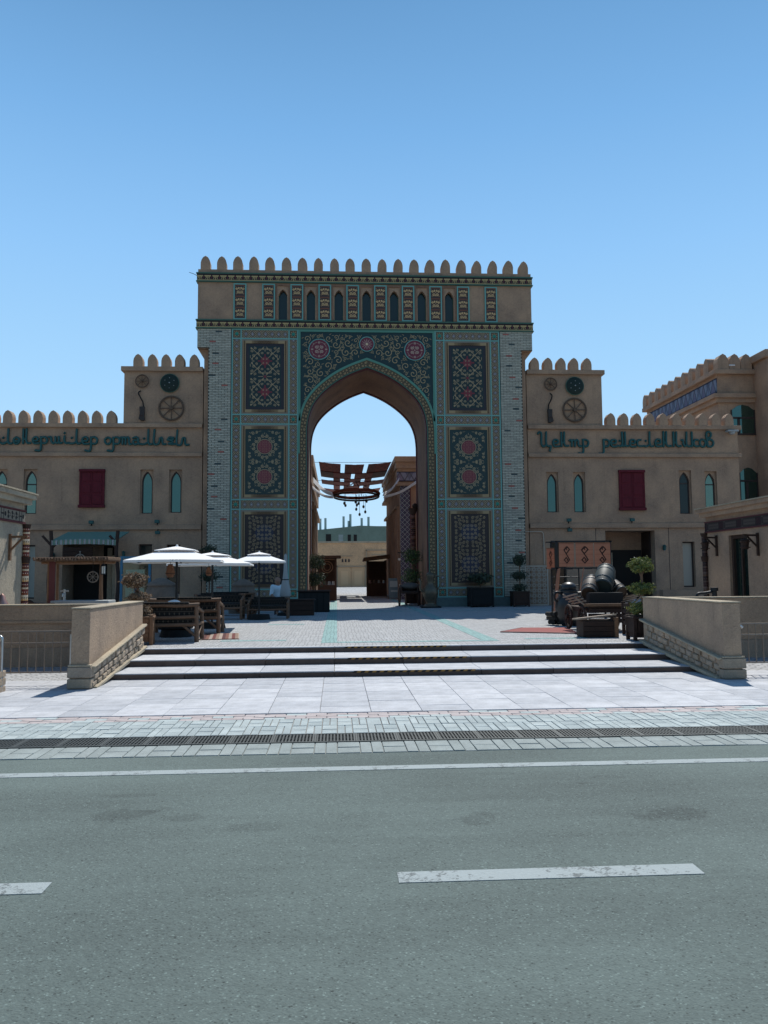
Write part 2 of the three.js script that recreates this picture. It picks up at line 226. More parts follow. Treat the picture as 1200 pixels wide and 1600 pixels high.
const diamondTex = canvasTex(64, 192, (c, w, h) => { // 0.28 m x 0.84 m
  c.fillStyle = '#3b352e'; c.fillRect(0, 0, w, h); c.fillStyle = '#cdbb9b'; for (let y = 0; y < 24; y++) for (let x = 0; x < 8; x++) if ((x + y) % 2) { c.beginPath(); const X = x * 8 + 4, Y = y * 8 + 4; c.moveTo(X, Y - 5); c.lineTo(X + 5, Y); c.lineTo(X, Y + 5); c.lineTo(X - 5, Y); c.fill(); }
  for (const cy of [h / 6, h / 2, h * 5 / 6]) for (const [r, k] of [[24, '#1b1f30'], [18, '#c9bda8'], [13, '#2c3a6a'], [6, '#cfd5d8']]) { c.fillStyle = k; c.beginPath(); c.moveTo(w / 2, cy - r); c.lineTo(w / 2 + r, cy); c.lineTo(w / 2, cy + r); c.lineTo(w / 2 - r, cy); c.fill(); }
});
const cornerTex = canvasTex(64, 64, (c) => { c.fillStyle = '#5d5648'; c.fillRect(0, 0, 64, 64); c.fillStyle = '#b9a884'; for (let k = 0; k < 8; k++) { c.save(); c.translate(32, 32); c.rotate(k * Math.PI / 4); leaf(c, 14, 0, 0, 16, 6); c.restore(); } c.fillStyle = '#1f8c88'; c.beginPath(); c.arc(32, 32, 15, 0, 7); c.fill(); c.fillStyle = '#0f4a50'; c.fillRect(26, 38, 12, 8); }, false);
const corniceTex = canvasTex(96, 64, (c, w, h) => { // 0.34 m repeat, 0.30 m high
  c.fillStyle = '#1c1116'; c.fillRect(0, 0, w, h); c.fillStyle = '#b9a57a'; c.fillRect(0, h - 9, w, 9);
  c.fillRect(43, 18, 10, 40); c.beginPath(); c.moveTo(8, 14); c.lineTo(88, 14); c.lineTo(88, 24); c.quadraticCurveTo(70, 26, 68, 40); c.lineTo(60, 42); c.lineTo(60, 26); c.lineTo(36, 26); c.lineTo(36, 42); c.lineTo(28, 40); c.quadraticCurveTo(26, 26, 8, 24); c.fill(); c.fillRect(20, 40, 8, 10); c.fillRect(68, 40, 8, 10); c.fillStyle = '#5a2028'; c.fillRect(0, 20, 6, 30); c.fillRect(90, 20, 6, 30);
});
const friezeTex = canvasTex(128, 384, (c, w, h) => { c.fillStyle = '#4a3a38'; c.fillRect(0, 0, w, h); c.strokeStyle = c.fillStyle = '#e0c89c'; c.lineCap = 'round'; for (let k = 0; k < 3; k++) { const y = k * 128; c.fillStyle = '#8a5540'; c.fillRect(4, y, w - 8, 9); c.fillStyle = '#e0c89c'; c.lineWidth = 8; for (const s of [1, -1]) { c.save(); c.translate(64, y); c.scale(s, 1); spiral(c, 24, 88, 20, 2.6, 1, 1.3); spiral(c, 40, 50, 15, 0, -1, 1.2); spiral(c, 16, 36, 11, 1, 1, 1.1); leaf(c, 40, 112, -1, 22, 7); leaf(c, 4, 70, -1.5, 26, 6); leaf(c, 46, 26, -.6, 14, 6); c.restore(); } } }, false);
const bandTex = canvasTex(128, 64, (c, w, h) => { c.fillStyle = '#57503f'; c.fillRect(0, 0, w, h); c.strokeStyle = c.fillStyle = '#bfae86'; c.lineWidth = 4; for (let k = 0; k < 2; k++) { const x = k * 64; spiral(c, x + 16, 20, 10, 1, 1, 1.2); spiral(c, x + 46, 42, 11, 3, -1, 1.2); spiral(c, x + 46, 14, 7, 0, 1, 1); spiral(c, x + 16, 50, 7, 2, -1, 1); leaf(c, x + 28, 34, .6, 16, 5); } c.fillStyle = '#7d735a'; c.fillRect(0, 0, w, 3); c.fillRect(0, h - 3, w, 3); });
const frameTex = canvasTex(128, 32, (c, w, h) => { c.fillStyle = '#a08e72'; c.fillRect(0, 0, w, h); c.fillStyle = '#5a4638'; for (let k = 0; k < 16; k++) c.fillRect(k * 8 + (k % 3), 8 + (k % 2) * 3, 5, 14); c.fillStyle = '#c9b898'; c.fillRect(0, 0, w, 5); c.fillRect(0, 27, w, 5); });
const latticeTex = canvasTex(64, 64, (c) => { c.fillStyle = '#3f4664'; c.fillRect(0, 0, 64, 64); c.strokeStyle = '#b9c4d2'; c.lineWidth = 5; c.beginPath(); c.moveTo(0, 32); c.lineTo(32, 0); c.lineTo(64, 32); c.lineTo(32, 64); c.closePath(); c.stroke(); c.fillStyle = '#7a6a94'; c.fillRect(26, 26, 12, 12); });
const zigTex = canvasTex(128, 64, (c) => { c.fillStyle = '#7f8aa8'; c.fillRect(0, 0, 128, 64); c.fillStyle = '#6a5f86'; c.beginPath(); c.moveTo(0, 64); c.lineTo(32, 8); c.lineTo(64, 64); c.fill(); c.fillStyle = '#4c5a80'; c.beginPath(); c.moveTo(64, 0); c.lineTo(96, 56); c.lineTo(128, 0); c.fill(); c.strokeStyle = '#1c2036'; c.lineWidth = 7; c.beginPath(); c.moveTo(-4, 64); c.lineTo(32, 4); c.lineTo(64, 60); c.lineTo(96, 4); c.lineTo(132, 64); c.stroke(); c.fillStyle = '#20243c'; c.fillRect(0, 0, 128, 5); c.fillRect(0, 59, 128, 5); c.strokeStyle = '#c5cddb'; c.lineWidth = 2; for (let k = 0; k < 16; k++) { c.beginPath(); c.moveTo(k * 8, 8); c.lineTo(k * 8 + 5, 56); c.stroke(); } });
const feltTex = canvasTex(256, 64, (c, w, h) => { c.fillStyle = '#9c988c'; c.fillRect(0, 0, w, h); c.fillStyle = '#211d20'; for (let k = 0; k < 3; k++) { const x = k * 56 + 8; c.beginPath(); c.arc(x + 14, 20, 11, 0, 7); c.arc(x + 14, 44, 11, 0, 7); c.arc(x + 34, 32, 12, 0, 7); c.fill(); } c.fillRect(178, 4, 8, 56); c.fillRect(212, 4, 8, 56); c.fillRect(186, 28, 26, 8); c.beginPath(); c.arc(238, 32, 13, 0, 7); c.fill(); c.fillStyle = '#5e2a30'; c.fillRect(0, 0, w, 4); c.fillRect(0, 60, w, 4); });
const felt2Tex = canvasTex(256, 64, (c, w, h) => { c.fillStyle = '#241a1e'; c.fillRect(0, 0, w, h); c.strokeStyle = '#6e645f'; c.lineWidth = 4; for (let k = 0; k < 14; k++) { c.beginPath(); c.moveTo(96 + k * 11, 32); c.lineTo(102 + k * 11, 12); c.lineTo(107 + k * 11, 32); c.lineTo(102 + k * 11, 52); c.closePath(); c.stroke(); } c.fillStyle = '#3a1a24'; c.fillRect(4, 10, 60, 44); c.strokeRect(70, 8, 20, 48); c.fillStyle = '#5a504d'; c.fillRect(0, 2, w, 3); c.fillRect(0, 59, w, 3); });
const pillarTex = canvasTex(64, 256, (c, w, h) => { const K = ['#7a2f30', '#e0d2bc', '#7a2f30', '#8a3c34', '#e8dccb', '#5c2a2a', '#cfc0a8', '#a05a34', '#d6a860', '#7a4428']; for (let k = 0; k < 20; k++) { c.fillStyle = K[(k * 7) % 10]; c.fillRect(0, k * 13, w, 13); c.fillStyle = k % 2 ? '#2c1a1c' : '#efe4d2'; for (let x = 0; x < 4; x++) c.fillRect(x * 16 + (k % 3) * 4, k * 13 + 3, 7, 7); } });
const rugStripe = canvasTex(128, 128, (c) => { const K = ['#a48a78', '#7a3a34', '#b8a89a', '#8a5a4a', '#5c2a2a', '#c4b4a4']; for (let k = 0; k < 16; k++) { c.fillStyle = K[(k * 5) % 6]; c.fillRect(k * 8, 0, 8, 128); } });
const ikatTex = canvasTex(256, 256, (c) => { c.fillStyle = '#2a2626'; c.fillRect(0, 0, 256, 256); for (let r = 0; r < 8; r++) for (let k = 0; k < 16; k++) { c.fillStyle = ['#8e8a80', '#5a2530', '#b4aea0', '#33484a'][(r * 3 + (k % 2)) % 4]; const x = k * 16 + 8, y = r * 32 + 16; c.beginPath(); c.moveTo(x, y - 11); c.lineTo(x + 6, y); c.lineTo(x, y + 11); c.lineTo(x - 6, y); c.fill(); } c.fillStyle = '#c2bcae'; for (let r = 0; r < 8; r++) c.fillRect(0, r * 32, 256, 3); });
const hookTex = canvasTex(192, 256, (c, w, h) => { c.fillStyle = '#b47e66'; c.fillRect(0, 0, w, h); for (let k = 0; k < 120; k++) { c.fillStyle = k % 2 ? 'rgba(120,66,48,.25)' : 'rgba(214,150,120,.2)'; c.fillRect(0, rr(0, h), w, 2); } c.strokeStyle = '#3c2620'; c.lineWidth = 13; c.lineJoin = 'miter'; c.beginPath(); const P = [[104, 76], [92, 64], [110, 46], [136, 74], [96, 116], [70, 90], [70, 78], [100, 40], [64, 78], [120, 158], [134, 182], [100, 216], [66, 184], [92, 158], [112, 180], [100, 192]]; P.forEach(([x, y], i) => (i ? c.lineTo(x, y) : c.moveTo(x, y))); c.stroke(); }, false);
const carpetTex = canvasTex(256, 256, (c) => { c.fillStyle = '#a8443e'; c.fillRect(0, 0, 256, 256); c.strokeStyle = '#6a2024'; c.lineWidth = 10; c.strokeRect(14, 14, 228, 228); c.strokeStyle = '#c05a50'; c.lineWidth = 4; c.strokeRect(30, 30, 196, 196); for (let k = 0; k < 3; k++) for (let j = 0; j < 3; j++) { c.fillStyle = (k + j) % 2 ? '#5c2226' : '#b8564c'; c.beginPath(); const x = 60 + k * 68, y = 60 + j * 68; c.moveTo(x, y - 26); c.lineTo(x + 26, y); c.lineTo(x, y + 26); c.lineTo(x - 26, y); c.fill(); } });

// ------------------------------------------------------------------ materials
const C = (r, g, b) => new THREE.Color().setRGB(r, g, b);
const mat = (color, roughness = .85, o = {}) => new THREE.MeshStandardMaterial({ color: Array.isArray(color) ? C(...color) : color, roughness, ...o });
const plaster = (c, w = 3.2) => mat(c, .95, { map: rep(plasterTex.map, w), bumpMap: rep(plasterTex.bump, w), bumpScale: .012 });
const M = {
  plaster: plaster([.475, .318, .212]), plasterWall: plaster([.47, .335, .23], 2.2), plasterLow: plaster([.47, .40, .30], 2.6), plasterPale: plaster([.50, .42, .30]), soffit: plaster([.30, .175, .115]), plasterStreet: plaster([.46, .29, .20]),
  concrete: mat([.36, .43, .42], .9, { map: rep(graniteTex, 3), bumpMap: rep(grainBump, .6), bumpScale: .004 }),
  asphalt: mat([.165, .215, .198], .93, { map: rep(asphaltTex.map, 7), bumpMap: rep(asphaltTex.bump, 2.2), bumpScale: .004 }),
  paint: mat([.315, .36, .36], .85, { map: rep(paintTex, 1.1), bumpMap: rep(asphaltTex.bump, 2.2), bumpScale: .003 }),
  setts: mat([.56, .565, .565], .9, { map: rep(settTex.map, 2), bumpMap: rep(settTex.bump, 2), bumpScale: .012 }),
  settsTeal: mat([.36, .58, .56], .9, { map: rep(settTex.map, 2), bumpMap: rep(settTex.bump, 2), bumpScale: .012 }),
  ground: mat([.32, .30, .26], .95, { map: rep(graniteTex, 4) }),
  joint: mat([.27, .255, .24], .98), mortar: mat([.055, .068, .064], .95),
  turq: mat([.15, .375, .335], .45), green: mat([.085, .25, .185], .45), greenDark: mat([.045, .12, .085], .55), maroon: mat([.10, .022, .026], .7), maroonPaint: mat([.17, .007, .022], .85, { map: rep(woodTex, 1.4), bumpMap: rep(woodBump, .5), bumpScale: .004 }),
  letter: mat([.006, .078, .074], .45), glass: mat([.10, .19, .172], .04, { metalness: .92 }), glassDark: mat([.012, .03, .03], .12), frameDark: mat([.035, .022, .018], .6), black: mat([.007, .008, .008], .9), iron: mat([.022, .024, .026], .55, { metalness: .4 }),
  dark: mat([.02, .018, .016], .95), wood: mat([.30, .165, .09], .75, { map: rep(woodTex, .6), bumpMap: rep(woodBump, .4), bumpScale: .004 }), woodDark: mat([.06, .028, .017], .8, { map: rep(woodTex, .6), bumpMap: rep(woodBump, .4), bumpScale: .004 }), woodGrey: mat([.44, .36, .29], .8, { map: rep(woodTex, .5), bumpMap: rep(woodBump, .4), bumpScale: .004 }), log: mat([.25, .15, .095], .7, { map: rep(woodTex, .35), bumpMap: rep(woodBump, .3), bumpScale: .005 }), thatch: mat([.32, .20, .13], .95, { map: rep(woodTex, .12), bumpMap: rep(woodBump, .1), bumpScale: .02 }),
  steel: mat([.5, .52, .52], .35, { metalness: .8 }), railing: mat([.20, .17, .14], .55, { metalness: .3 }), canvasWhite: mat([.80, .79, .77], .85), canvasTan: mat([.55, .40, .31], .9), wicker: mat([.42, .20, .11], .85, { map: rep(woodTex, .09), bumpMap: rep(woodBump, .08), bumpScale: .01 }), grey: mat([.34, .36, .36], .9), awning: mat([.15, .25, .19], .85), blue: mat([.02, .14, .24], .5), clay: mat([.24, .175, .13], .95, { map: rep(graniteTex, .8), bumpMap: rep(grainBump, .5), bumpScale: .006 }), jar: mat([.022, .02, .019], .4, { map: rep(graniteTex, .5) }), copper: mat([.42, .24, .2], .4, { metalness: .6 }), redMat: mat([.27, .085, .075], .95, { bumpMap: rep(grainBump, .3), bumpScale: .004 }), rugStripe: mat([.62, .6, .6], .95, { map: rep(rugStripe, 1.1) }), ikat: mat([.20, .19, .185], .95, { map: rep(ikatTex, .8) }), barrel: mat([.075, .05, .036], .6, { map: rep(woodTex, .3) }), barrelBlue: mat([.055, .075, .072], .6, { map: rep(woodTex, .3) }), band: mat([.16, .17, .17], .4, { metalness: .7 }), ringRust: mat([.24, .07, .045], .7), bulb: mat([.05, .045, .04], .3), lampGlass: mat([.7, .68, .6], .25), skin: mat([.30, .17, .11], .6), shirt: mat([.62, .74, .80], .9), trousers: mat([.03, .035, .05], .9), hair: mat([.012, .01, .009], .8), yellow: mat([.30, .16, .035], .8), pillowGreen: mat([.02, .14, .10], .9), soil: mat([.06, .045, .03], 1),
};
const tex = (t, c = [1, 1, 1], rough = .5) => mat(c, rough, { map: t, bumpMap: t, bumpScale: .012 });
const granite = Array.from({ length: 6 }, (_, k) => mat([.49 + k * .024, .505 + k * .023, .535 + k * .022], .85, { map: rep(graniteTex, .9), bumpMap: rep(grainBump, .45), bumpScale: .002 }));
const paverM = Array.from({ length: 5 }, (_, k) => mat([.41 + k * .022, .475 + k * .022, .475 + k * .02], .88, { map: rep(graniteTex, .7), bumpMap: rep(grainBump, .4), bumpScale: .003 }));
const gutterM = Array.from({ length: 4 }, (_, k) => mat([.325 + k * .012, .37 + k * .012, .355 + k * .012], .92, { map: rep(graniteTex, .7), bumpMap: rep(grainBump, .4), bumpScale: .003 }));
const redM = Array.from({ length: 4 }, (_, k) => mat([.47 + k * .02, .405 + k * .02, .39 + k * .02], .9, { map: rep(graniteTex, .7) }));
const riserM = Array.from({ length: 3 }, (_, k) => mat([.10 + k * .02, .07 + k * .014, .056 + k * .012], .9, { map: rep(graniteTex, .8), bumpMap: rep(grainBump, .4), bumpScale: .003 }));
const brickM = Array.from({ length: 5 }, (_, k) => mat([.43 + k * .045, .425 + k * .042, .345 + k * .034], .42, { map: rep(graniteTex, .6) }));
const brickRed = mat([.40, .13, .10], .45), brickDark = mat([.05, .075, .075], .45);
const stoneM = Array.from({ length: 4 }, (_, k) => mat([.47 + k * .025, .375 + k * .02, .275 + k * .018], .95, { map: rep(plasterTex.map, 1.3), bumpMap: rep(plasterTex.bump, 1.0), bumpScale: .014 }));

// ------------------------------------------------------------------ ground, road, pavement
const P = .33; // plaza level above the road
{
  const g = struct('ground'); addW('ground_sheet', [bl(-260, 260, -.40, -.06, -420, 60)], M.ground, g);
  const road = struct('road'); { const g = bl(-60, 60, -.06, 0, -7.64, 14), p = g.attributes.position; for (let i = 0; i < p.count; i++) g.attributes.uv.setXY(i, p.getX(i), p.getZ(i)); addW('asphalt', [g], M.asphalt, road); }
  addW('edge_line', [bl(-60, 60, .0005, .004, -7.11, -6.97)], M.paint, road);
  for (const x of [-8.77, -5.16, -1.55 - 1.69, .33, 3.94, 7.55]) addW('lane_dash', [bl(x, x + 1.69, .0005, .004, -4.595, -4.44)], M.paint, road);
  addW('edge_line', [bl(-60, 60, .0005, .004, 1.6, 1.74)], M.paint, road);
  for (const [x, z, L] of [[1.13, -2.84, .17], [1.11, -2.56, .16]]) addW('road_crack', [extrude([[x, -z], [x + L * .3, -z + .008], [x + L * .6, -z + .004], [x + L, -z - .004], [x + L * .7, -z - .012], [x + L * .3, -z - .004]], .003).rotateX(-Math.PI / 2).translate(0, .0006, 0)], M.dark, road);
}
function paving(name, x0, x1, z0, z1, y, bed) { const o = struct(name, [0, 0, 0]); addW('bed', [bl(x0, x1, -.06, y - .014, z0, z1)], bed, o); return o; }
const stuffJoin = (name, geos, m, parent) => { const s = addW(name, geos, m, parent); s.userData.kind = 'stuff'; return s; };
{ // two strips of weave-laid pavers either side of the drain
  const weave = (o, z0, z1, rows, u, mats, xs0, xs1, limit, y) => {
    const d = (z1 - z0) / rows, gap = .008, gH = [], gV = [];
    for (let k = 0; k < 3; k++) { gH.push(bx(u - gap, .05, d / 2 - gap * 2.2, 0, 0, 0, { r: .006 })); gV.push(bx(u / 2 - gap, .05, d - gap * 2.2, 0, 0, 0, { r: .006 })); }
    const rest = []; let n = 0;
    for (let r = 0; r < rows; r++) for (let i = Math.floor(xs0 / u); i < xs1 / u; i++) {
      const x = i * u + u / 2, z = z0 + (r + .5) * d, hor = (i + r) % 2 === 0, inside = x > -4.6 && x < 6.2;
      for (const s of [-1, 1]) { const px = hor ? x : x + s * u / 4, pz = hor ? z + s * d / 4 : z, gg = (hor ? gH : gV)[(rnd() * 3) | 0], m = mats[(rnd() * mats.length) | 0], py = y - .025 + rr(-.002, .002);
        if (inside && n < limit) { put('paver', gg, m, o, px, py, pz, rr(-.008, .008), 0, rr(-.008, .008)); n++; } else rest.push(gg.clone().translate(px, py, pz)); }
    }
    stuffJoin('far_pavers', rest, mats[1], o);
  };
  const a = paving('brick_paving', -24, 26, -9.46, -8.55, .012, M.joint); weave(a, -9.455, -8.555, 2, .165, paverM, -14, 16, 295, .012);
  const b = paving('gutter_paving', -24, 26, -8.13, -7.64, .006, mat([.24, .255, .24], .98)); weave(b, -8.125, -7.645, 1, .22, gutterM, -14, 16, 295, .006);
  const c = paving('border_paving', -24, 26, -9.81, -9.46, .012, M.joint); const gs = [0, 1, 2].map(() => bx(.235, .05, .107, 0, 0, 0, { r: .006 })); const rest = [];
  for (let r = 0; r < 3; r++) for (let i = -60; i < 70; i++) { const x = i * .243 + (r % 2) * .12, z = -9.81 + .06 + r * .116; if (x > -5 && x < 6.6) put('paver', gs[(rnd() * 3) | 0], rnd() < .2 ? paverM[3] : redM[(rnd() * 4) | 0], c, x, .012 - .025 + rr(-.004, .002), z, rr(-.01, .01), rr(-.012, .012), rr(-.008, .008)); else rest.push(gs[0].clone().translate(x, -.013, z)); }
  stuffJoin('far_pavers', rest, redM[1], c);
}
{ // large granite slabs before the steps
  const o = paving('pavement', -30, 32, -13.25, -9.81, .02, M.joint), d = .43, w = .62, rest = [], gs = [0, 1, 2].map(() => bx(w - .005, .06, d - .006, 0, 0, 0, { r: .005 }));
  for (let r = 0; r < 8; r++) for (let i = -46; i < 50; i++) { const x = i * w + .1, z = -9.81 - d * (r + .5) - (r > 5 ? .012 : 0), m = granite[r > 5 ? (rnd() * 3) | 0 : (rnd() * 6) | 0], y = .02 - .03 + rr(-.0015, .0015); if (x > -7.4 && x < 8.6) put('slab', gs[(rnd() * 3) | 0], m, o, x, y, z, rr(-.003, .003), 0, rr(-.002, .002)); else rest.push(gs[0].clone().translate(x, y, z)); }
  stuffJoin('far_slabs', rest, granite[2], o);
  // forecourts beside the steps, up to the retaining walls
  addW('forecourt', [bl(-30, -3.93, -.05, .016, -15.4, -13.25), bl(6.28, 32, -.05, .016, -15.4, -13.25)], M.setts, o);
}
{ // drain grates
  const g0 = thing('drain_grate', 'cast iron drain grate in the row along the road edge', 'drain grate', [0, 0, -8.34], 0, 'drain grates along the road edge');
  add('frame', [bl(-.207, .207, -.03, .012, -.207, -.186), bl(-.207, .207, -.03, .012, .186, .207), bl(-.207, -.19, -.03, .012, -.186, .186), bl(.19, .207, -.03, .012, -.186, .186)], mat([.05, .058, .057], .6, { metalness: .3 }), g0);
  const bars = []; for (let k = 0; k < 11; k++) bars.push(bl(-.19 + k * .0345 + .004, -.19 + k * .0345 + .020, -.02, .009, -.186, .186)); for (let k = 0; k < 5; k++) bars.push(bl(-.19, .19, -.022, .0075, -.15 + k * .072, -.136 + k * .072)); add('bars', bars, mat([.03, .037, .037], .6, { metalness: .3 }), g0);
  g0.position.x = -5.04; for (let k = 1; k < 29; k++) copyOf(g0, g0.userData.label, [-5.04 + k * .418, 0, -8.34]);
  const ch = struct('drain_channel'); addW('channel_bed', [bl(-24, 26, -.06, -.045, -8.55, -8.13)], M.black, ch);
}
{ // three steps up to the plaza
  const o = struct('entrance_steps', [1.15, 0, -13.2]);
  const levels = [[-13.2, .02, .115], [-14.2, .115, .225], [-15.25, .225, P]], L = [-3.66, 5.98];
  levels.forEach(([z, y0, y1], k) => {
    const zb = k < 2 ? levels[k + 1][0] : -15.7, w = (L[1] - L[0]) / 8, st = sub('step', o);
    for (let i = 0; i < 8; i++) { const x0 = L[0] + i * w, c = rr(.003, .006); addW('tread_slab', [bl(x0 + c, x0 + w - c, y1 - .016, y1, zb + .0, z - .004)], granite[(rnd() * 6) | 0], st); addW('riser_slab', [bl(x0 + c, x0 + w - c, y0 - .05, y1 - .017, z - .06, z + .004, { r: .003 })], riserM[(rnd() * 3) | 0], st); }
    addW('core', [bl(L[0], L[1], -.05, y1 - .02, zb, z - .05)], M.joint, st);
    const xs = [[.25, 2.25], [.17, 2.27], [.13, 2.05]][k] ; const yl = [], bk = []; const n = 32; for (let i = 0; i < n; i++) { const a = xs[0] + (xs[1] - xs[0]) * i / n, b = a + (xs[1] - xs[0]) / n - .002; (i % 2 ? yl : bk).push(extrude([[a, 0], [b, 0], [b + .03, .028], [a + .03, .028]], .006).translate(0, y1 - .030, z + .004)); }
    addW('warning_strip', yl, M.yellow, st); addW('warning_strip', bk, M.black, st);
  });
}
{ // plaza
  const o = struct('plaza', [1.3, P, -30]); addW('setts', [bl(-30, 32, -.3, P, -130, -15.4)], M.setts, o);
  const b = (x0, x1, z0, z1) => bl(x0, x1, P + .0005, P + .004, z0, z1);
  addW('teal_band', [b(-.32, 0, -46, -16.1), b(2.95, 3.27, -46, -16.1), b(0, 2.95, -16.35, -16.1), b(-2.4, -1.05, -17.0, -16.75), b(-1.9, -.9, -22.6, -22.3), b(3.9, 5.2, -16.7, -16.45), b(0, 2.95, -30.3, -30), b(-12, -.32, -30.3, -30), b(3.27, 14, -30.3, -30)], M.settsTeal, o);
}

// ------------------------------------------------------------------ the gate tower
const TX = 1.32, TF = -34; // centre and front plane
const tower = thing('gate_tower', 'tall plaster gate tower with glazed ornament panels around its pointed arch', 'gate tower', [TX, P, -36.35]);
const half = new THREE.SplineCurve([[2.60, 6.9], [2.60, 7.5], [2.585, 8.05], [2.50, 8.58], [2.28, 9.10], [1.88, 9.58], [1.29, 10.05], [.66, 10.40], [0, 10.66]].map(([x, y]) => new THREE.Vector2(x, y))).getPoints(40);
const arch = (d) => { // right springing to left springing, pushed out by d
  const q = half.map((p, i) => { const a = half[Math.max(0, i - 1)], b = half[Math.min(half.length - 1, i + 1)], tx = b.x - a.x, ty = b.y - a.y, l = Math.hypot(tx, ty); let n = [ty / l, -tx / l]; if (i === 0) n = [1, 0]; return i === half.length - 1 ? [0, p.y + d / n[1]] : [p.x + n[0] * d, p.y + n[1] * d]; });
  return [...q, ...q.slice(0, -1).reverse().map(([x, y]) => [-x, y])];
};
function archRing(d0, d1, z0, z1, y0, uvMetres) { // a band following the arch between two offsets
  const A = [[2.6 + d0, y0], ...arch(d0), [-2.6 - d0, y0]], B = [[2.6 + d1, y0], ...arch(d1), [-2.6 - d1, y0]], pos = [], uv = []; let s = 0;
  const quad = (a, b, c, d, ua, ub, uc, ud) => { pos.push(...a, ...b, ...c, ...a, ...c, ...d); uv.push(...ua, ...ub, ...uc, ...ua, ...uc, ...ud); };
  for (let i = 0; i < A.length - 1; i++) { const l = Math.hypot(A[i + 1][0] - A[i][0], A[i + 1][1] - A[i][1]), t = s + l, w = d1 - d0;
    quad([...A[i], z1], [...B[i], z1], [...B[i + 1], z1], [...A[i + 1], z1], [s, 0], [s, w], [t, w], [t, 0]);
    quad([...B[i], z1], [...B[i], z0], [...B[i + 1], z0], [...B[i + 1], z1], [s, 0], [s, .05], [t, .05], [t, 0]);
    quad([...A[i], z0], [...A[i], z1], [...A[i + 1], z1], [...A[i + 1], z0], [s, 0], [s, .05], [t, .05], [t, 0]); s = t; }
  const g = new THREE.BufferGeometry(); g.setAttribute('position', new THREE.Float32BufferAttribute(pos, 3)); g.setAttribute('uv', new THREE.Float32BufferAttribute(uv, 2)); g.computeVertexNormals(); return fin(g, true);
}
const T = (g) => g.translate(TX, 0, 0);
{
  const outline = (w, y0, y1) => [[-w, y0], [-2.6, y0], ...arch(0).slice().reverse(), [2.6, y0], [w, y0], [w, y1], [-w, y1]];
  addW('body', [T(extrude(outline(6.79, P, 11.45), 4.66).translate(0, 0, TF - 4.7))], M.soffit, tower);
  for (const s of [-1, 1]) addW('side_wall', [T(bl(Math.min(s * 6.79, s * 7.02), Math.max(s * 6.79, s * 7.02), P, 11.12, -38.6, TF - .33)), T(extrude(s > 0 ? [[6.79, 11.1], [7.02, 11.12], [7.27, 11.45], [6.79, 11.45]] : [[-6.79, 11.45], [-7.27, 11.45], [-7.02, 11.12], [-6.79, 11.1]], 4.3).translate(0, 0, -38.65))], M.plaster, tower);
  // upper storey with seven niches
  const hole = (u) => [[u - .19, 12.70], [u + .19, 12.70], [u + .19, 13.83], [u + .10, 14.0], [u, 14.08], [u - .10, 14.0], [u - .19, 13.83]];
  const us = [-3.63, -2.42, -1.21, 0, 1.21, 2.42, 3.63];
  addW('upper_storey', [T(extrude([[-7.27, 11.452], [7.27, 11.452], [7.27, 14.92], [-7.27, 14.92]], .36, { holes: us.map(hole) }).translate(0, 0, TF - .38)), T(bl(-7.27, 7.27, 11.452, 14.7, TF - 4.7, TF - .382)), T(bl(-7.27, 7.27, 14.7, 14.92, TF - 1.0, TF - .382))], M.plaster, tower);
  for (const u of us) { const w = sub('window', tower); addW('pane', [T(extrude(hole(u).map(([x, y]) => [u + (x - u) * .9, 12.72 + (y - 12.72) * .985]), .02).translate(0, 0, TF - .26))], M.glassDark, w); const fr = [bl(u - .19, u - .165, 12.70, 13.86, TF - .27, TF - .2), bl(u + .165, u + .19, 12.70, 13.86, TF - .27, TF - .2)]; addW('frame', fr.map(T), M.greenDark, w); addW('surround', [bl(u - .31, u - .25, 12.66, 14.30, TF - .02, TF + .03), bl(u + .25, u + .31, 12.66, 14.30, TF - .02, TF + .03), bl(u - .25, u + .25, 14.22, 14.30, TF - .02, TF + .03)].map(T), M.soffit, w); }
  // merlons
  const mer = (w, h, t, tip = .5) => extrude([[-w / 2, 0], [w / 2, 0], [w / 2, h * .52], [w * .42, h * .72], [w * .25, h * .9], [0, h], [-w * .25, h * .9], [-w * .42, h * .72], [-w / 2, h * .52]], t, { bevel: .025 }).translate(0, 0, -t / 2);
  const mg = [mer(.40, .64, .36), mer(.39, .62, .36), mer(.41, .63, .36)];
  for (let k = 0; k < 21; k++) put('merlon', mg[(rnd() * 3) | 0], M.plaster, tower, TX + (k - 10) * .698 + rr(-.012, .012), 14.90 + rr(-.01, .01), TF - .22, 0, rr(-.04, .04), rr(-.012, .012));
  addW('roof_dome', [sph(.9, TX - 5.3, 14.75, -36.3, 1, .62, 1, 16)], M.greenDark, tower);
  addW('cable', [tube([[TX - 7.25, 14.6, TF - .1], [TX - 7.45, 14.72, TF - .08], [TX - 7.66, 14.78, TF - .05]], .012, 8, 5)], M.black, tower);
  // cornices: green lip, patterned band, green foot
  const uvBox = (g, sx, sy, x0, y0) => { const p = g.attributes.position, u = g.attributes.uv; for (let i = 0; i < p.count; i++) u.setXY(i, (p.getX(i) - x0) * sx, (p.getY(i) - y0) * sy); return g; };
  const cm = tex(corniceTex, [.9, .86, .72], .6);
  for (const [y0, y1] of [[14.40, 14.70], [12.34, 12.64]]) { const c = sub('cornice', tower); addW('pattern_band', [uvBox(T(bl(-7.31, 7.31, y0, y1, TF - .3, TF + .05)), 1 / .335, 1 / (y1 - y0), 0, y0)], cm, c); addW('lip', [T(bl(-7.34, 7.34, y1 + .001, y1 + .055, TF - .3, TF + .075)), T(bl(-7.34, 7.34, y0 - .05, y0 - .001, TF - .3, TF + .07))], M.greenDark, c); }
  // scroll panels of the frieze
  const fm = tex(friezeTex, [.85, .74, .6], .55);
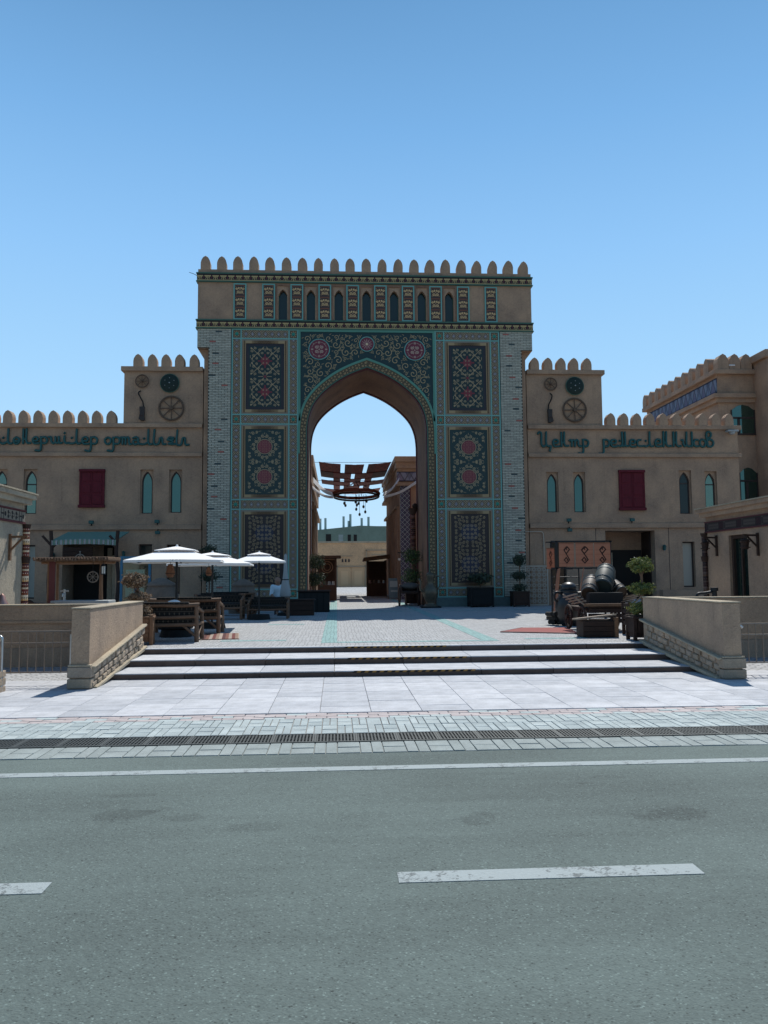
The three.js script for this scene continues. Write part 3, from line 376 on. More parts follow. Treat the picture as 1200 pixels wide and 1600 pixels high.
  for (const u of [-5.47, -4.24, -3.025, -1.815, -.605, .605, 1.815, 3.025, 4.24, 5.47]) { const s = sub('frieze_panel', tower); addW('scroll_tile', [uvBox(T(bl(u - .22, u + .22, 12.76, 14.24, TF - .02, TF + .02)), 1 / .44, 1 / 1.48, TX + u - .22, 12.76)], fm, s); addW('border', [bl(u - .275, u - .222, 12.70, 14.30, TF - .02, TF + .035), bl(u + .222, u + .275, 12.70, 14.30, TF - .02, TF + .035), bl(u - .222, u + .222, 14.245, 14.30, TF - .02, TF + .035), bl(u - .222, u + .222, 12.70, 12.755, TF - .02, TF + .035)].map(T), M.turq, s); }
  // arch band, its green edge and the dark red reveal trims
  const bm = tex(bandTex, [.86, .74, .60], .6); bm.map = rep(bandTex, .56, .28);
  addW('arch_band', [T(archRing(.015, .29, TF - .03, TF + .03, .75))], bm, tower);
  const yb = 8.55; addW('arch_edge', [T(archRing(.29, .385, TF - .02, TF + .05, 6.88))], M.green, tower);
  addW('arch_bead', [T(archRing(-.01, .03, TF - .05, TF + .045, P))], M.greenDark, tower);
  addW('reveal_trim', [T(archRing(-.05, .0, TF - .28, TF - .03, P)), T(archRing(-.05, .0, TF - 4.72, TF - 4.5, P))], M.maroon, tower);
  // spandrel
  const cv = arch(.38).filter(([x, y]) => Math.abs(x) < 2.86 && y > 8.3);
  const sp = T(extrude([[2.86, 12.19], [-2.86, 12.19], ...[[-2.86, cv[cv.length - 1][1]]], ...cv.slice().reverse(), [2.86, cv[0][1]]], .03).translate(0, 0, TF - .012)); uvBox(sp, 1 / 5.72, 1 / 3.8, TX - 2.86, 12.19 - 3.8);
  const spd = sub('spandrel', tower); addW('scroll_field', [sp], tex(spandrelTex, [.9, .85, .78], .4), spd);
  addW('border', [bl(-2.955, -2.862, 8.3, 12.29, TF - .02, TF + .05), bl(2.862, 2.955, 8.3, 12.29, TF - .02, TF + .05), bl(-2.862, 2.862, 12.192, 12.29, TF - .02, TF + .05)].map(T), M.green, spd);
  for (const [u, y, r, t] of [[-2.06, 11.42, .43, rosetteTex], [0, 11.67, .30, daisyTex], [2.08, 11.42, .43, rosetteTex]]) { const g = fin(new THREE.CylinderGeometry(r, r, .05, 32)); g.rotateX(Math.PI / 2); const p = g.attributes.position; for (let i = 0; i < p.count; i++) g.attributes.uv.setXY(i, p.getX(i) / r / 2 + .5, p.getY(i) / r / 2 + .5); addW('rosette', [T(g.translate(u, y, TF + .02))], tex(t, [.85, .8, .78], .4), spd); addW('rosette_ring', [T(tor(r + .015, .022, u, y, TF + .04, { n: 32 }))], M.turq, spd); }
  // panels of the two pylons
  const dm = tex(diamondTex, [.88, .82, .74], .45), crm = tex(cornerTex, [.95, .82, .64], .45), frm = tex(frameTex, [.62, .55, .46], .8), dmH = null;
  dm.map = rep(diamondTex, .28, .84);
  const pm = [tex(panelC, [.9, .8, .66], .45), tex(panelB, [.9, .83, .7], .4), tex(panelA, [.9, .82, .7], .45)];
  const rows = [[.75, 1.12], [4.50, 4.91], [8.15, 8.56], [11.87, 12.27]];
  for (const s of [-1, 1]) {
    const pyl = sub('ornament_panels', tower), X = (a, b, y0, y1, z0, z1) => T(bl(Math.min(s * a, s * b), Math.max(s * a, s * b), y0, y1, z0, z1));
    const vU = (g, a, y0, sw, turn) => { const p = g.attributes.position, u = g.attributes.uv, x0 = TX + s * a; for (let i = 0; i < p.count; i++) { const lx = (p.getX(i) - x0) * s, ly = p.getY(i) - y0; turn ? u.setXY(i, ly / sw * .28, lx) : u.setXY(i, lx / sw * .28, ly); } return g; };
    const lines = []; for (const u of [2.985, 3.355, 5.405, 5.775]) lines.push(X(u - .026, u + .026, .72, 12.30, TF - .02, TF + .032)); for (const [a, b] of rows) for (const y of [a, b]) for (const [p, q] of [[3.011, 3.329], [3.381, 5.379], [5.431, 5.749]]) lines.push(X(p, q, y - .026, y + .026, TF - .02, TF + .032));
    addW('turquoise_fillet', lines, M.turq, pyl);
    for (let k = 0; k < 3; k++) { const y0 = rows[k][1] + .026, y1 = rows[k + 1][0] - .026; for (const [a, b] of [[3.011, 3.329], [5.431, 5.749]]) addW('diamond_strip', [vU(X(a, b, y0, y1, TF - .02, TF + .012), a, y0, .318)], dm, pyl);
      const f0 = y0 + .07, f1 = y1 - .07, fa = 3.44, fb = 5.32, w = .12; addW('carved_frame', [X(fa, fa + w, f0, f1, TF - .02, TF + .045), X(fb - w, fb, f0, f1, TF - .02, TF + .045), X(fa + w, fb - w, f0, f0 + w, TF - .02, TF + .045), X(fa + w, fb - w, f1 - w, f1, TF - .02, TF + .045)].map((g) => { const u = g.attributes.uv, p = g.attributes.position; for (let i = 0; i < p.count; i++) { const lx = (p.getX(i) - TX) * s, ly = p.getY(i); const vert = lx < fa + w + .001 || lx > fb - w - .001; u.setXY(i, (ly + lx) * 2, ((vert ? (lx < 4 ? lx - fa : lx - fb + w) : (ly - f0 < .2 ? ly - f0 : ly - f1 + w)) / w)); } return g; }), frm, pyl);
      const g = X(fa + w, fb - w, f0 + w, f1 - w, TF - .02, TF + .015), p = g.attributes.position; for (let i = 0; i < p.count; i++) g.attributes.uv.setXY(i, (p.getX(i) - TX - Math.min(s * (fa + w), s * (fb - w))) / (fb - fa - 2 * w), (p.getY(i) - f0 - w) / (f1 - f0 - 2 * w)); addW('ornament_tile', [g], pm[k], pyl); }
    for (const [a, b] of rows) { addW('diamond_strip', [vU(X(3.381, 5.379, a + .026, b - .026, TF - .02, TF + .012), 3.381, a + .026, b - a - .052, true)], dm, pyl); for (const u of [3.17, 5.59]) { const g = X(u - .159, u + .159, a + .026, b - .026, TF - .02, TF + .02), p = g.attributes.position; for (let i = 0; i < p.count; i++) g.attributes.uv.setXY(i, (p.getX(i) - TX - s * u) / .318 + .5, (p.getY(i) - a - .026) / (b - a - .052)); addW('corner_tile', [g], crm, pyl); } }
    addW('backing', [X(2.96, 5.80, .73, 12.285, TF - .03, TF + .006)], mat([.28, .25, .21], .8), pyl);
    addW('plinth', [X(2.9, 6.79, P, .72, TF - .03, TF + .06)], mat([.10, .17, .165], .5, { map: rep(graniteTex, .5) }), pyl);
    // glazed stretcher bricks: the lower courses one by one, the rest as one piece
    const pier = sub('brick_pier', tower), rest = [[], []], h = .0735, bw = .262, gap = .015; let n = 0, row = 0; const gb = [0, 1, 2].map(() => bx(bw - gap, h - gap, .05, 0, 0, 0, { r: .004 }));
    for (let y = .74; y < 12.28; y += h, row++) { const wide = y > 11.47, a0 = 5.83, a1 = wide ? 7.26 : 6.785, off = (row % 2) * bw / 2; const cut = []; let x = a0 - off; while (x < a1 - .02) { cut.push([Math.max(x, a0), Math.min(x + bw, a1)]); x += bw; }
      const beat = Math.floor(row / 6.5), accent = Math.floor((row + 1) / 6.5) > beat ? 1 + ((beat + (s > 0 ? 1 : 0)) % 2) : 0, ai = accent ? 1 + ((beat * 5 + (beat % 4 === 1 ? 1 : 0) + (s > 0 ? 2 : 0)) % 3) : -1;
      cut.forEach(([p, q], i) => { const L = q - p - gap; if (L < .03) return; const m = i === ai && L > .2 ? (accent === 1 ? brickRed : brickDark) : brickM[(rnd() * 5) | 0], px = TX + s * (p + q) / 2, py = y + h / 2, pz = TF + rr(-.004, .004); const full = Math.abs(L - (bw - gap)) < .01;
        if (m === brickRed || m === brickDark || (n < 128 && y > 1.9 && full)) { const b = put('brick', full ? gb[(rnd() * 3) | 0] : bx(L, h - gap, .05, 0, 0, 0, { r: .004 }), m, pier, px, py, pz); n++; } else rest[(rnd() * 2) | 0].push(bx(L, h - gap, .05, px, py, pz, { r: .004 })); }); }
    rest.forEach((r, i) => stuffJoin('brick_courses', r, brickM[1 + i * 2], pier));
    addW('mortar', [X(5.81, 6.79, .73, 11.45, TF - .03, TF - .012), X(5.81, 7.265, 11.455, 12.29, TF - .03, TF - .012)], M.mortar, pier);
  }
}

// ------------------------------------------------------------------ the two wings
const WZ = -34.35;
const merGeo = extrude([[-.2, 0], [.2, 0], [.2, .26], [.175, .38], [.1, .5], [0, .56], [-.1, .5], [-.175, .38], [-.2, .26]], .34, { bevel: .02, bs: 2 }).translate(0, 0, -.17);
const pointed = (x0, x1, y0, y1) => { const c = (x0 + x1) / 2, w = (x1 - x0) / 2, s = y1 - w * 1.9; return [[x0, y0], [x1, y0], [x1, s], [c + w * .93, s + w * .5], [c + w * .72, s + w * 1.05], [c + w * .38, s + w * 1.55], [c, y1], [c - w * .38, s + w * 1.55], [c - w * .72, s + w * 1.05], [c - w * .93, s + w * .5], [x0, s]]; };
const rect = (x0, x1, y0, y1) => [[x0, y0], [x1, y0], [x1, y1], [x0, y1]];
function archedWindow(b, x0, x1, y0, y1, z, pane, barY, inset = .22) { // recess, surround arch, frame and pane
  const w = sub('window', b), f = .045; const fo = pointed(x0 + .05, x1 - .05, y0, y1 - .06), c = (x0 + x1) / 2, fi = fo.map(([x, y]) => [c + (x - c) * (1 - f / (x1 - x0) * 2.6), Math.max(y0 + f, y0 + (y - y0) * .955)]);
  addW('spandrel', [extrude([...rect(x0, x1, y0, y1)], .06, { holes: [fo.slice().reverse()] }).translate(0, 0, z - inset + .05)], M.plaster, w);
  addW('frame', [extrude(fo, .05, { holes: [fi.slice().reverse()] }).translate(0, 0, z - inset), ...(barY ? [bl(x0 + .07, x1 - .07, barY - .025, barY + .025, z - inset, z - inset + .05)] : [])], M.frameDark, w);
  const pg = extrude(fi, .015).translate(0, 0, z - inset + .012); addW('pane', [pg], pane, w); return w;
}
function squareWindow(b, x0, x1, y0, y1, z, pane, inset = .25) { const w = sub('window', b); addW('frame', [bl(x0, x0 + .06, y0, y1, z - inset, z - inset + .06), bl(x1 - .06, x1, y0, y1, z - inset, z - inset + .06), bl(x0 + .06, x1 - .06, y1 - .06, y1, z - inset, z - inset + .06), bl(x0 + .06, x1 - .06, y0, y0 + .06, z - inset, z - inset + .06)], M.frameDark, w); addW('pane', [bl(x0 + .06, x1 - .06, y0 + .06, y1 - .06, z - inset + .015, z - inset + .03)], pane, w); }
function wing(label, x0, x1, blk, arched, square, opening, merX, blkMer, endLeft) {
  const b = thing('building_wing', label, 'building', [(x0 + x1) / 2, P, -37.2], 0);
  const holes = [...arched.map(([a, c, y0, y1]) => rect(a, c, y0, y1)), ...square.map(([a, c, y0, y1]) => rect(a, c, y0, y1))];
  const [oa, ob, oy] = opening; const outline = [[x0, P], [oa, P], [oa, oy], [ob, oy], [ob, P], [x1, P], [x1, 8.2], [x0, 8.2]];
  addW('wall', [extrude(outline, .45, { holes }).translate(0, 0, WZ - .45), bl(x0, oa, P, 8.0, -40, WZ - .46), bl(ob, x1, P, 8.0, -40, WZ - .46), bl(oa, ob, oy, 8.0, -40, WZ - .46), bl(oa, ob, P, oy, -40, WZ - 1.5)], M.plaster, b);
  const led = (y0, y1, out, l = x0, r = x1) => { const a = endLeft ? l - out : l, c = endLeft ? r : r + out; return bl(a, c, y0, y1, WZ - .1, WZ + out, { r: .02 }); };
  addW('cornice', [led(8.035, 8.215, .13)], M.plaster, b); addW('string_course', [led(6.79, 6.96, .11)], M.plaster, b); addW('string_course', [led(3.67, 3.88, .12)], M.plaster, b);
  addW('side_turret', [bl(blk[0], blk[1], 8.2, 10.50, -37.5, WZ - .01), bl(blk[0] - (endLeft ? .12 : 0), blk[1] + (endLeft ? 0 : .12), 10.49, 10.69, -37.6, WZ + .12, { r: .02 })], M.plaster, b);
  for (const x of merX) put('merlon', merGeo, M.plaster, b, x + rr(-.01, .01), 8.205, WZ - .08, 0, rr(-.05, .05), rr(-.012, .012));
  for (const x of blkMer) put('merlon', merGeo, M.plaster, b, x + rr(-.01, .01), 10.675, WZ - .08, 0, rr(-.05, .05), rr(-.012, .012));
  for (const [a, c, y0, y1, pane, barY] of arched) archedWindow(b, a, c, y0, y1, WZ, pane, barY);
  for (const [a, c, y0, y1, pane] of square) squareWindow(b, a, c, y0, y1, WZ, pane);
  return b;
}
const G1 = M.glass, G2 = M.glassDark, G3 = mat([.18, .27, .22], .05, { metalness: .9 });
const leftWing = wing('left building wing with teal lettering and a maroon shutter between arched windows', -16.5, -5.74, [-9.09, -5.74],
  [[-8.34, -7.79, 4.36, 6.24, G1], [-7.13, -6.58, 4.39, 6.24, G1], [-13.18, -12.62, 4.36, 6.26, G3, 5.62], [-14.42, -13.85, 4.36, 6.26, G3, 5.62]],
  [[-8.36, -7.80, .95, 3.06, G2], [-7.19, -6.62, .95, 3.04, G2], [-13.0, -12.62, .8, 3.05, mat([.36, .38, .33], .5)]], [-11.5, -9.32, 3.08],
  [-15.1, -14.48, -13.87, -13.24, -12.62, -12.0, -11.4, -10.79, -10.19, -9.58], [-8.49, -7.90, -7.31, -6.73, -6.13], true);
const rightWing = wing('right building wing with teal lettering and an open doorway under a maroon shutter', 8.38, 17.88, [8.38, 11.76],
  [[9.17, 9.70, 4.37, 6.14, G1], [10.37, 10.90, 4.37, 6.14, G1], [15.12, 15.68, 4.29, 6.22, G2, 5.65], [16.29, 16.84, 4.37, 6.18, G3, 5.60]],
  [[15.17, 15.72, 1.07, 3.06, mat([.36, .34, .28], .45)], [9.28, 9.98, 1.0, 3.08, G2]], [11.73, 13.94, 3.56],
  [12.10, 12.695, 13.29, 13.885, 14.48, 15.075, 15.67, 16.265, 16.86, 17.46], [8.75, 9.34, 9.93, 10.52, 11.11], false);
{ // things inside the doorways
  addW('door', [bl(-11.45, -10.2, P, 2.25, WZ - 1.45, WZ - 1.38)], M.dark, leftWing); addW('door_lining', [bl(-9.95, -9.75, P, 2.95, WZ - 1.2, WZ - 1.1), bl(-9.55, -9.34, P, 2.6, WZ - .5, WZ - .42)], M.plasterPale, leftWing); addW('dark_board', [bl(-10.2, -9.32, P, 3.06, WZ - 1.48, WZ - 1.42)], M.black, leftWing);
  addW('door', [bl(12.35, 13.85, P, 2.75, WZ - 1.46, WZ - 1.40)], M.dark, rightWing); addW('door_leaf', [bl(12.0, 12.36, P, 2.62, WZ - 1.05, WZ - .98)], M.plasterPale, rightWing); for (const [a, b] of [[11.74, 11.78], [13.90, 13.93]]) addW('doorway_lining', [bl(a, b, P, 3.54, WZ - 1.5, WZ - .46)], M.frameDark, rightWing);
  addW('plinth', [bl(14.1, 17.9, P, .95, WZ - .05, WZ + .3)], M.plaster, rightWing); addW('door_step', [bl(11.6, 14.1, P, .55, WZ - .4, WZ + .7, { r: .02 })], granite[0], rightWing);
  addW('joint', [bl(11.29, 11.315, P, 3.66, WZ, WZ + .006), bl(14.55, 14.575, .96, 3.66, WZ, WZ + .006)], M.frameDark, rightWing);
}
function onWall(name, label, cat, x, y, z, group) { return thing(name, label, cat, [x, y, z], 0, group); }
// wall ornaments of the turrets
function wheel(name, label, x, y, r, nsp, m, z = WZ) { const o = onWall(name, label, 'wheel', x, y, z + .06, 'wheels on the turrets'); add('rim', [tor(r, r * .06 + .010, 0, 0, 0, { n: 40, m: 8 })], m, o); for (let k = 0; k < nsp; k++) { const a = k / nsp * 2 * Math.PI + .02; add('spoke', [beam([Math.cos(a) * r * .12, Math.sin(a) * r * .12, .0], [Math.cos(a) * r * .97, Math.sin(a) * r * .97, 0],   .034 * r / .5, .04)], m, o); } add('hub', [cyl(r * .15, r * .17, .12, 0, 0, .01, { rx: Math.PI / 2 })], m, o); return o; }
const wheelM = mat([.19, .125, .085], .8, { map: rep(woodTex, .5) }), wheelM2 = mat([.17, .115, .08], .8, { map: rep(woodTex, .5) });
for (const [s, wx, sx, bxx, ix] of [[-1, -8.32, -7.15, -7.07, -8.36], [1, 9.45, 10.53, 10.50, 9.42]]) {
  const side = s < 0 ? 'left' : 'right';
  wheel('wheel_ornament', `small cart wheel hung upper on the ${side} turret beside the green shield`, wx, 10.05, .27, 8, wheelM);
  wheel('wheel_ornament', `large cart wheel hung low on the ${side} turret under the green shield`, bxx, s < 0 ? 8.88 : 8.895, .51, 8, wheelM2);
  const sh = onWall('round_shield', `round dark green shield studded with metal bosses on the ${side} turret`, 'shield', sx, 9.97, WZ + .03, 'shields on the turrets'); add('face', [lathe([[.40, 0], [.39, .05], [.3, .085], [.15, .11], [0, .12]].map(([a, b]) => [a, b]).reverse(), 0, 0, 0, 36).rotateX(Math.PI / 2)], mat([.004, .018, .014], .75), sh); add('rim', [tor(.395, .022, 0, 0, .03, { n: 40 })], M.greenDark, sh); const bs = [sph(.03, 0, 0, .12)]; for (let k = 0; k < 6; k++) { const a = k / 6 * 6.283 + .5; add('boss', [sph(.017, Math.cos(a) * .22, Math.sin(a) * .22, .10)], M.steel, sh); } add('boss', bs, M.steel, sh);
  const m = s; const ins = onWall('stringed_instrument', `dark wooden stringed instrument with curved neck on the ${side} turret`, 'instrument', ix, 8.35, WZ + .05, 'instruments on the turrets');
  add('neck', [tube([[-.02 * m + (s < 0 ? -.02 : 0), 1.28, .02], [s < 0 ? -.10 : .07, 1.2, .02], [s < 0 ? -.02 : .03, 1.0, .02], [s < 0 ? .09 : -.08, .78, .02], [s < 0 ? .12 : -.11, .55, .02]], .028, 24, 7)], M.black, ins); add('body', [extrude(s < 0 ? [[-.04, .58], [.18, .58], [.17, .2], [.19, -.02], [.05, -.02], [-.06, .05], [-.02, .3]] : [[-.16, .55], [.06, .56], [.04, .3], [.11, .03], [-.02, -.04], [-.13, -.03], [-.14, .25]], .09, { bevel: .02 })], mat([.045, .032, .026], .55, { map: rep(woodTex, .4) }), ins); add('bridge', [bx(.14, .03, .04, s < 0 ? .06 : -.03, .18, .11)], M.woodDark, ins);
}
// maroon shutters
for (const [x0, x1, y0, y1, w] of [[-10.80, -9.86, 4.70, 6.16, 'left'], [12.44, 13.49, 4.53, 6.14, 'right']]) {
  const o = onWall('window_shutter', `closed maroon carved shutter between the arched windows of the ${w} wing`, 'shutter', (x0 + x1) / 2, y0, WZ + .01, 'maroon shutters'); const W = x1 - x0, H = y1 - y0;
  for (const s of [-1, 1]) { add('leaf', [bx(W / 2 - .01, H, .05, s * W / 4, H / 2, .03)], M.maroonPaint, o); for (let k = 0; k < 3; k++) add('raised_panel', [bx(W / 2 - .13, H / 3 - .12, .025, s * W / 4, H / 6 + k * H / 3, .062, { r: .01 })], M.maroonPaint, o); }
  add('lintel', [bx(W + .14, .11, .14, 0, H + .03, .06, { r: .015 })], M.maroonPaint, o); add('sill', [bx(W + .16, .12, .15, 0, -.03, .06, { r: .015 })], M.maroonPaint, o); for (const s of [-1, 1]) add('jamb', [bx(.06, H, .08, s * (W / 2 + .02), H / 2, .03)], M.maroonPaint, o);
}
// lettering: brush strokes as raised tubes
function lettering(name, label, place2, glyphs) {
  const o = onWall(name, label, 'sign', ...place2(glyphs.at, WZ), undefined), b = top(o);
  for (const [ch, ...strokes] of glyphs.list) {
    const gs = strokes.map((s) => { const p = s.map(([x, y]) => V(...place2([x, y], WZ + .055)).sub(b).toArray()); if (p.length === 1) return fin(new THREE.OctahedronGeometry(.068).scale(1, 1, .8)).translate(...p[0]); const cap = [p[0], p[p.length - 1]].map((q) => sph(.048, ...q, 1, 1, 1.1, 8)); return mergeGeometries([tube(p, .050, Math.max(10, p.length * 5), 7), ...cap]); });
    add('letter', gs, M.letter, o);
  }
  return o;
}
{
  // strokes were noted in three strips of each sign; strip k starts at ox and is 10.909 (left) or 12 (right) units to a grid step
  const strip = (ox, oy, k, list) => list.map(([ch, ...st]) => [ch, ...st.map((s) => s.map(([x, y]) => [ox + x / k, oy + y / k]))]);
  const L = [...strip(0, 660, 10.909, [
    ['o', [[-40, 255], [-5, 270], [14, 310], [0, 350], [-40, 358]]],
    ['l', [[80, 258]], [[45, 345], [72, 358], [120, 345], [150, 325]], [[163, 112], [163, 320], [182, 355], [228, 352]]],
    ['o', [[300, 250], [262, 280], [256, 322], [280, 356], [322, 358], [350, 330], [345, 280], [300, 250]], [[265, 315], [345, 315]]],
    ['n', [[415, 114], [415, 355]], [[468, 112], [468, 315], [486, 350], [535, 352]], [[415, 285], [468, 285]]],
    ['e', [[590, 310], [652, 310], [660, 272], [620, 250], [583, 275], [575, 322], [602, 356], [680, 355]]],
    ['r', [[712, 250], [712, 450], [695, 482], [625, 472]], [[718, 262], [770, 250], [810, 282], [815, 322], [790, 356], [735, 355]]],
    ['sh', [[840, 250], [878, 256], [886, 320], [908, 356], [938, 354], [955, 330], [955, 250]], [[955, 330], [976, 356], [1008, 342], [1010, 250]], [[1010, 330], [1030, 356], [1065, 352]]],
    ['i', [[1108, 185]], [[1108, 240], [1108, 325], [1130, 358], [1180, 355]]]]),
  ...strip(90, 660, 10.909, [
    ['l', [[248, 268]], [[195, 352], [240, 366], [292, 356], [325, 335]], [[328, 125], [328, 330], [346, 368], [395, 362]]],
    ['e', [[430, 320], [508, 320], [515, 278], [475, 255], [435, 276], [425, 326], [452, 370], [535, 370]]],
    ['r', [[570, 262], [570, 460], [548, 500], [478, 482]], [[575, 272], [625, 257], [670, 286], [675, 332], [650, 370], [590, 370]]],
    ['o', [[855, 265], [815, 290], [808, 336], [836, 375], [880, 375], [905, 340], [900, 290], [855, 265]]],
    ['r', [[950, 268], [950, 470], [930, 502], [857, 487]], [[955, 274], [1008, 261], [1050, 290], [1055, 340], [1030, 376], [965, 375]]]]),
  ...strip(190, 660, 10.909, [
    ['t', [[-22, 272], [5, 265], [16, 300], [15, 382]], [[16, 290], [48, 261], [66, 300], [66, 382]], [[66, 290], [104, 262], [124, 300], [124, 352], [140, 386], [172, 383]]],
    ['a', [[195, 278], [240, 262], [280, 290], [281, 346], [300, 384]], [[278, 318], [220, 318], [195, 350], [222, 388], [275, 378]]],
    ['l', [[380, 288]], [[320, 384], [352, 388], [400, 382], [432, 362]], [[452, 140], [452, 350], [470, 388], [515, 385]]],
    ['y', [[556, 142], [556, 384], [618, 388], [642, 348], [655, 284], [686, 276], [694, 352], [710, 390], [748, 388]]],
    ['g', [[885, 280], [808, 274], [792, 318], [862, 332], [868, 356], [790, 378], [850, 390], [912, 390]], [[780, 312], [885, 306]]],
    ['y', [[946, 150], [946, 398], [1008, 402], [1026, 356], [1040, 290], [1074, 284], [1082, 362], [1098, 402], [1146, 400]]]])];
  lettering('craft_sign', 'teal Kazakh lettering on the left wing frieze, cut by the photo edge', ([x, y], z) => [-13.87 + (x - 14) * .02691, 6.80 - (y - (713 + .0105 * (x - 100))) * .0274, z], { at: [150, 695], list: L });
  const R = [...strip(835, 665, 12, [
    ['ts', [[75, 162], [95, 132], [133, 142], [140, 200], [140, 360], [162, 400], [200, 392], [230, 362]], [[230, 130], [230, 360], [260, 395], [318, 392], [306, 430], [290, 480]]],
    ['e', [[355, 335], [438, 335], [445, 288], [405, 270], [365, 290], [355, 346], [378, 395], [470, 395]]],
    ['n', [[510, 140], [510, 395]], [[565, 135], [565, 355], [586, 390], [640, 385]], [[510, 325], [565, 325]]],
    ['t', [[660, 287], [688, 276], [700, 310], [700, 395]], [[700, 310], [735, 275], [760, 310], [760, 395]], [[760, 310], [800, 272], [825, 310], [825, 365], [845, 395], [880, 393]]],
    ['r', [[912, 268], [912, 500], [890, 530], [830, 525]], [[916, 282], [960, 270], [1005, 300], [1010, 350], [985, 393], [930, 395]]]]),
  ...strip(925, 665, 12, [
    ['r', [[215, 270], [215, 500], [195, 530], [130, 532]], [[220, 282], [270, 268], [318, 300], [320, 350], [295, 393], [235, 395]]],
    ['e', [[360, 335], [442, 332], [450, 288], [405, 268], [365, 290], [355, 346], [378, 395], [465, 395]]],
    ['m', [[520, 290]], [[490, 382], [530, 395], [562, 372], [565, 130]], [[565, 372], [590, 395], [615, 375], [620, 130]], [[620, 360], [642, 390], [685, 385]]],
    ['e', [[715, 335], [798, 332], [805, 288], [760, 265], [720, 290], [710, 346], [732, 395], [820, 395]]],
    ['s', [[915, 272], [868, 278], [850, 335], [872, 386], [950, 390]]],
    ['l', [[1010, 290]], [[970, 385], [1020, 395], [1070, 370]], [[1085, 125], [1085, 350], [1105, 392], [1150, 388]]]]),
  ...strip(1020, 665, 12, [
    ['e', [[50, 330], [138, 327], [145, 282], [100, 258], [60, 285], [50, 342], [72, 390], [165, 388]]],
    ['n', [[205, 120], [205, 395]], [[260, 120], [260, 355], [286, 388], [345, 385]], [[205, 325], [260, 325]]],
    ['n', [[395, 125], [395, 390]], [[450, 125], [450, 355], [476, 390], [530, 385]], [[395, 325], [450, 325]]],
    ['i', [[545, 278], [570, 268], [580, 350], [602, 388], [640, 368]], [[645, 125], [645, 368], [672, 392], [715, 388]]],
    ['k', [[745, 125], [745, 395]], [[855, 270], [810, 266], [782, 300], [776, 338], [802, 385], [870, 390]]],
    ['o', [[940, 258], [900, 290], [895, 346], [922, 393], [970, 393], [998, 350], [992, 290], [940, 258]]],
    ['v', [[1040, 388], [1030, 132], [1075, 115], [1110, 150], [1095, 215], [1050, 240]], [[1048, 272], [1100, 262], [1145, 300], [1145, 358], [1110, 393], [1045, 393]]]])];
  lettering('craft_sign', 'teal Russian lettering on the right wing frieze', ([x, y], z) => [8.33 + (x - 824) * .02876, 6.76 - (y - 716) * .0284, z], { at: [975, 695], list: R });
}
// floodlights on the string courses, wall lanterns, pipe
const flood = (label, x, y, up) => { const o = onWall('floodlight', label, 'floodlight', x, y, WZ + .14, 'teal floodlights on the wings'); add('housing', [bx(.19, .13, .16, 0, up * .08, .08, { r: .015 })], M.letter, o); add('lens', [bx(.15, .01, .11, 0, up * .152, .08)], M.glassDark, o); add('bracket', [bx(.04, .12, .04, 0, 0, .02)], M.black, o); };
flood('floodlight on the left wing ledge under the maroon shutter', -10.28, 3.90, 1); flood('floodlight on the left wing ledge under the arched window nearest the tower', -7.56, 3.92, 1); flood('floodlight below the left wing ledge near the tower', -7.53, 3.62, -1);
flood('floodlight on the right wing ledge under the arched windows nearest the tower', 10.07, 3.93, 1); flood('floodlight on the right wing ledge under the maroon shutter', 12.87, 3.93, 1); flood('floodlight below the right wing ledge left of the doorway', 10.09, 3.66, -1); flood('floodlight on the right wing ledge by the low building corner', 16.4, 3.93, 1); flood('floodlight below the right wing ledge by the low building corner', 16.45, 3.66, -1);
function lantern(label, x, y, z) { const o = onWall('wall_lantern', label, 'lantern', x, y, z, 'small wall lanterns'); add('bracket', [bx(.05, .22, .03, 0, .05, .015), bar([0, .12, .03], [0, .16, .16], .012)], M.letter, o); add('cage', [cyl(.07, .05, .18, 0, .02, .16, { n: 6 }), cyl(.01, .09, .07, 0, .145, .16, { n: 6 })], M.letter, o); add('finial', [sph(.025, 0, -.09, .16)], M.steel, o); }
lantern('small lantern on the wall right of the open doorway', 14.3, 2.75, WZ); lantern('small lantern on the left wing wall left of the awning opening', -11.85, 2.55, WZ); lantern('small lantern on the left wing wall beside the blue glass door', -8.95, 2.6, WZ);
{ const o = onWall('gas_pipe', 'thin pale pipe bent round on the wall beside the brick pier', 'pipe', 8.3, 3.6, WZ + .05); addW('pipe', [tube([[8.08, 3.52, WZ + .05], [8.7, 3.52, WZ + .05], [8.93, 3.50, WZ + .05], [8.96, 3.44, WZ + .05], [8.98, 2.1, WZ + .05]], .022, 40, 6)], mat([.5, .42, .33], .6), o); for (const [x, y] of [[8.4, 3.52], [8.97, 2.9]]) addW('clip', [bx(.06, .06, .06, x, y, WZ + .025)], M.railing, o); }
{ const o = onWall('security_camera', 'pale dome camera under the right wing cornice corner', 'camera', 17.55, 7.9, WZ); add('base', [bx(.5, .08, .3, 0, .06, .15, { r: .02 })], M.grey, o); add('dome', [sph(.13, 0, -.01, .15, 1, .7, 1)], M.grey, o); }

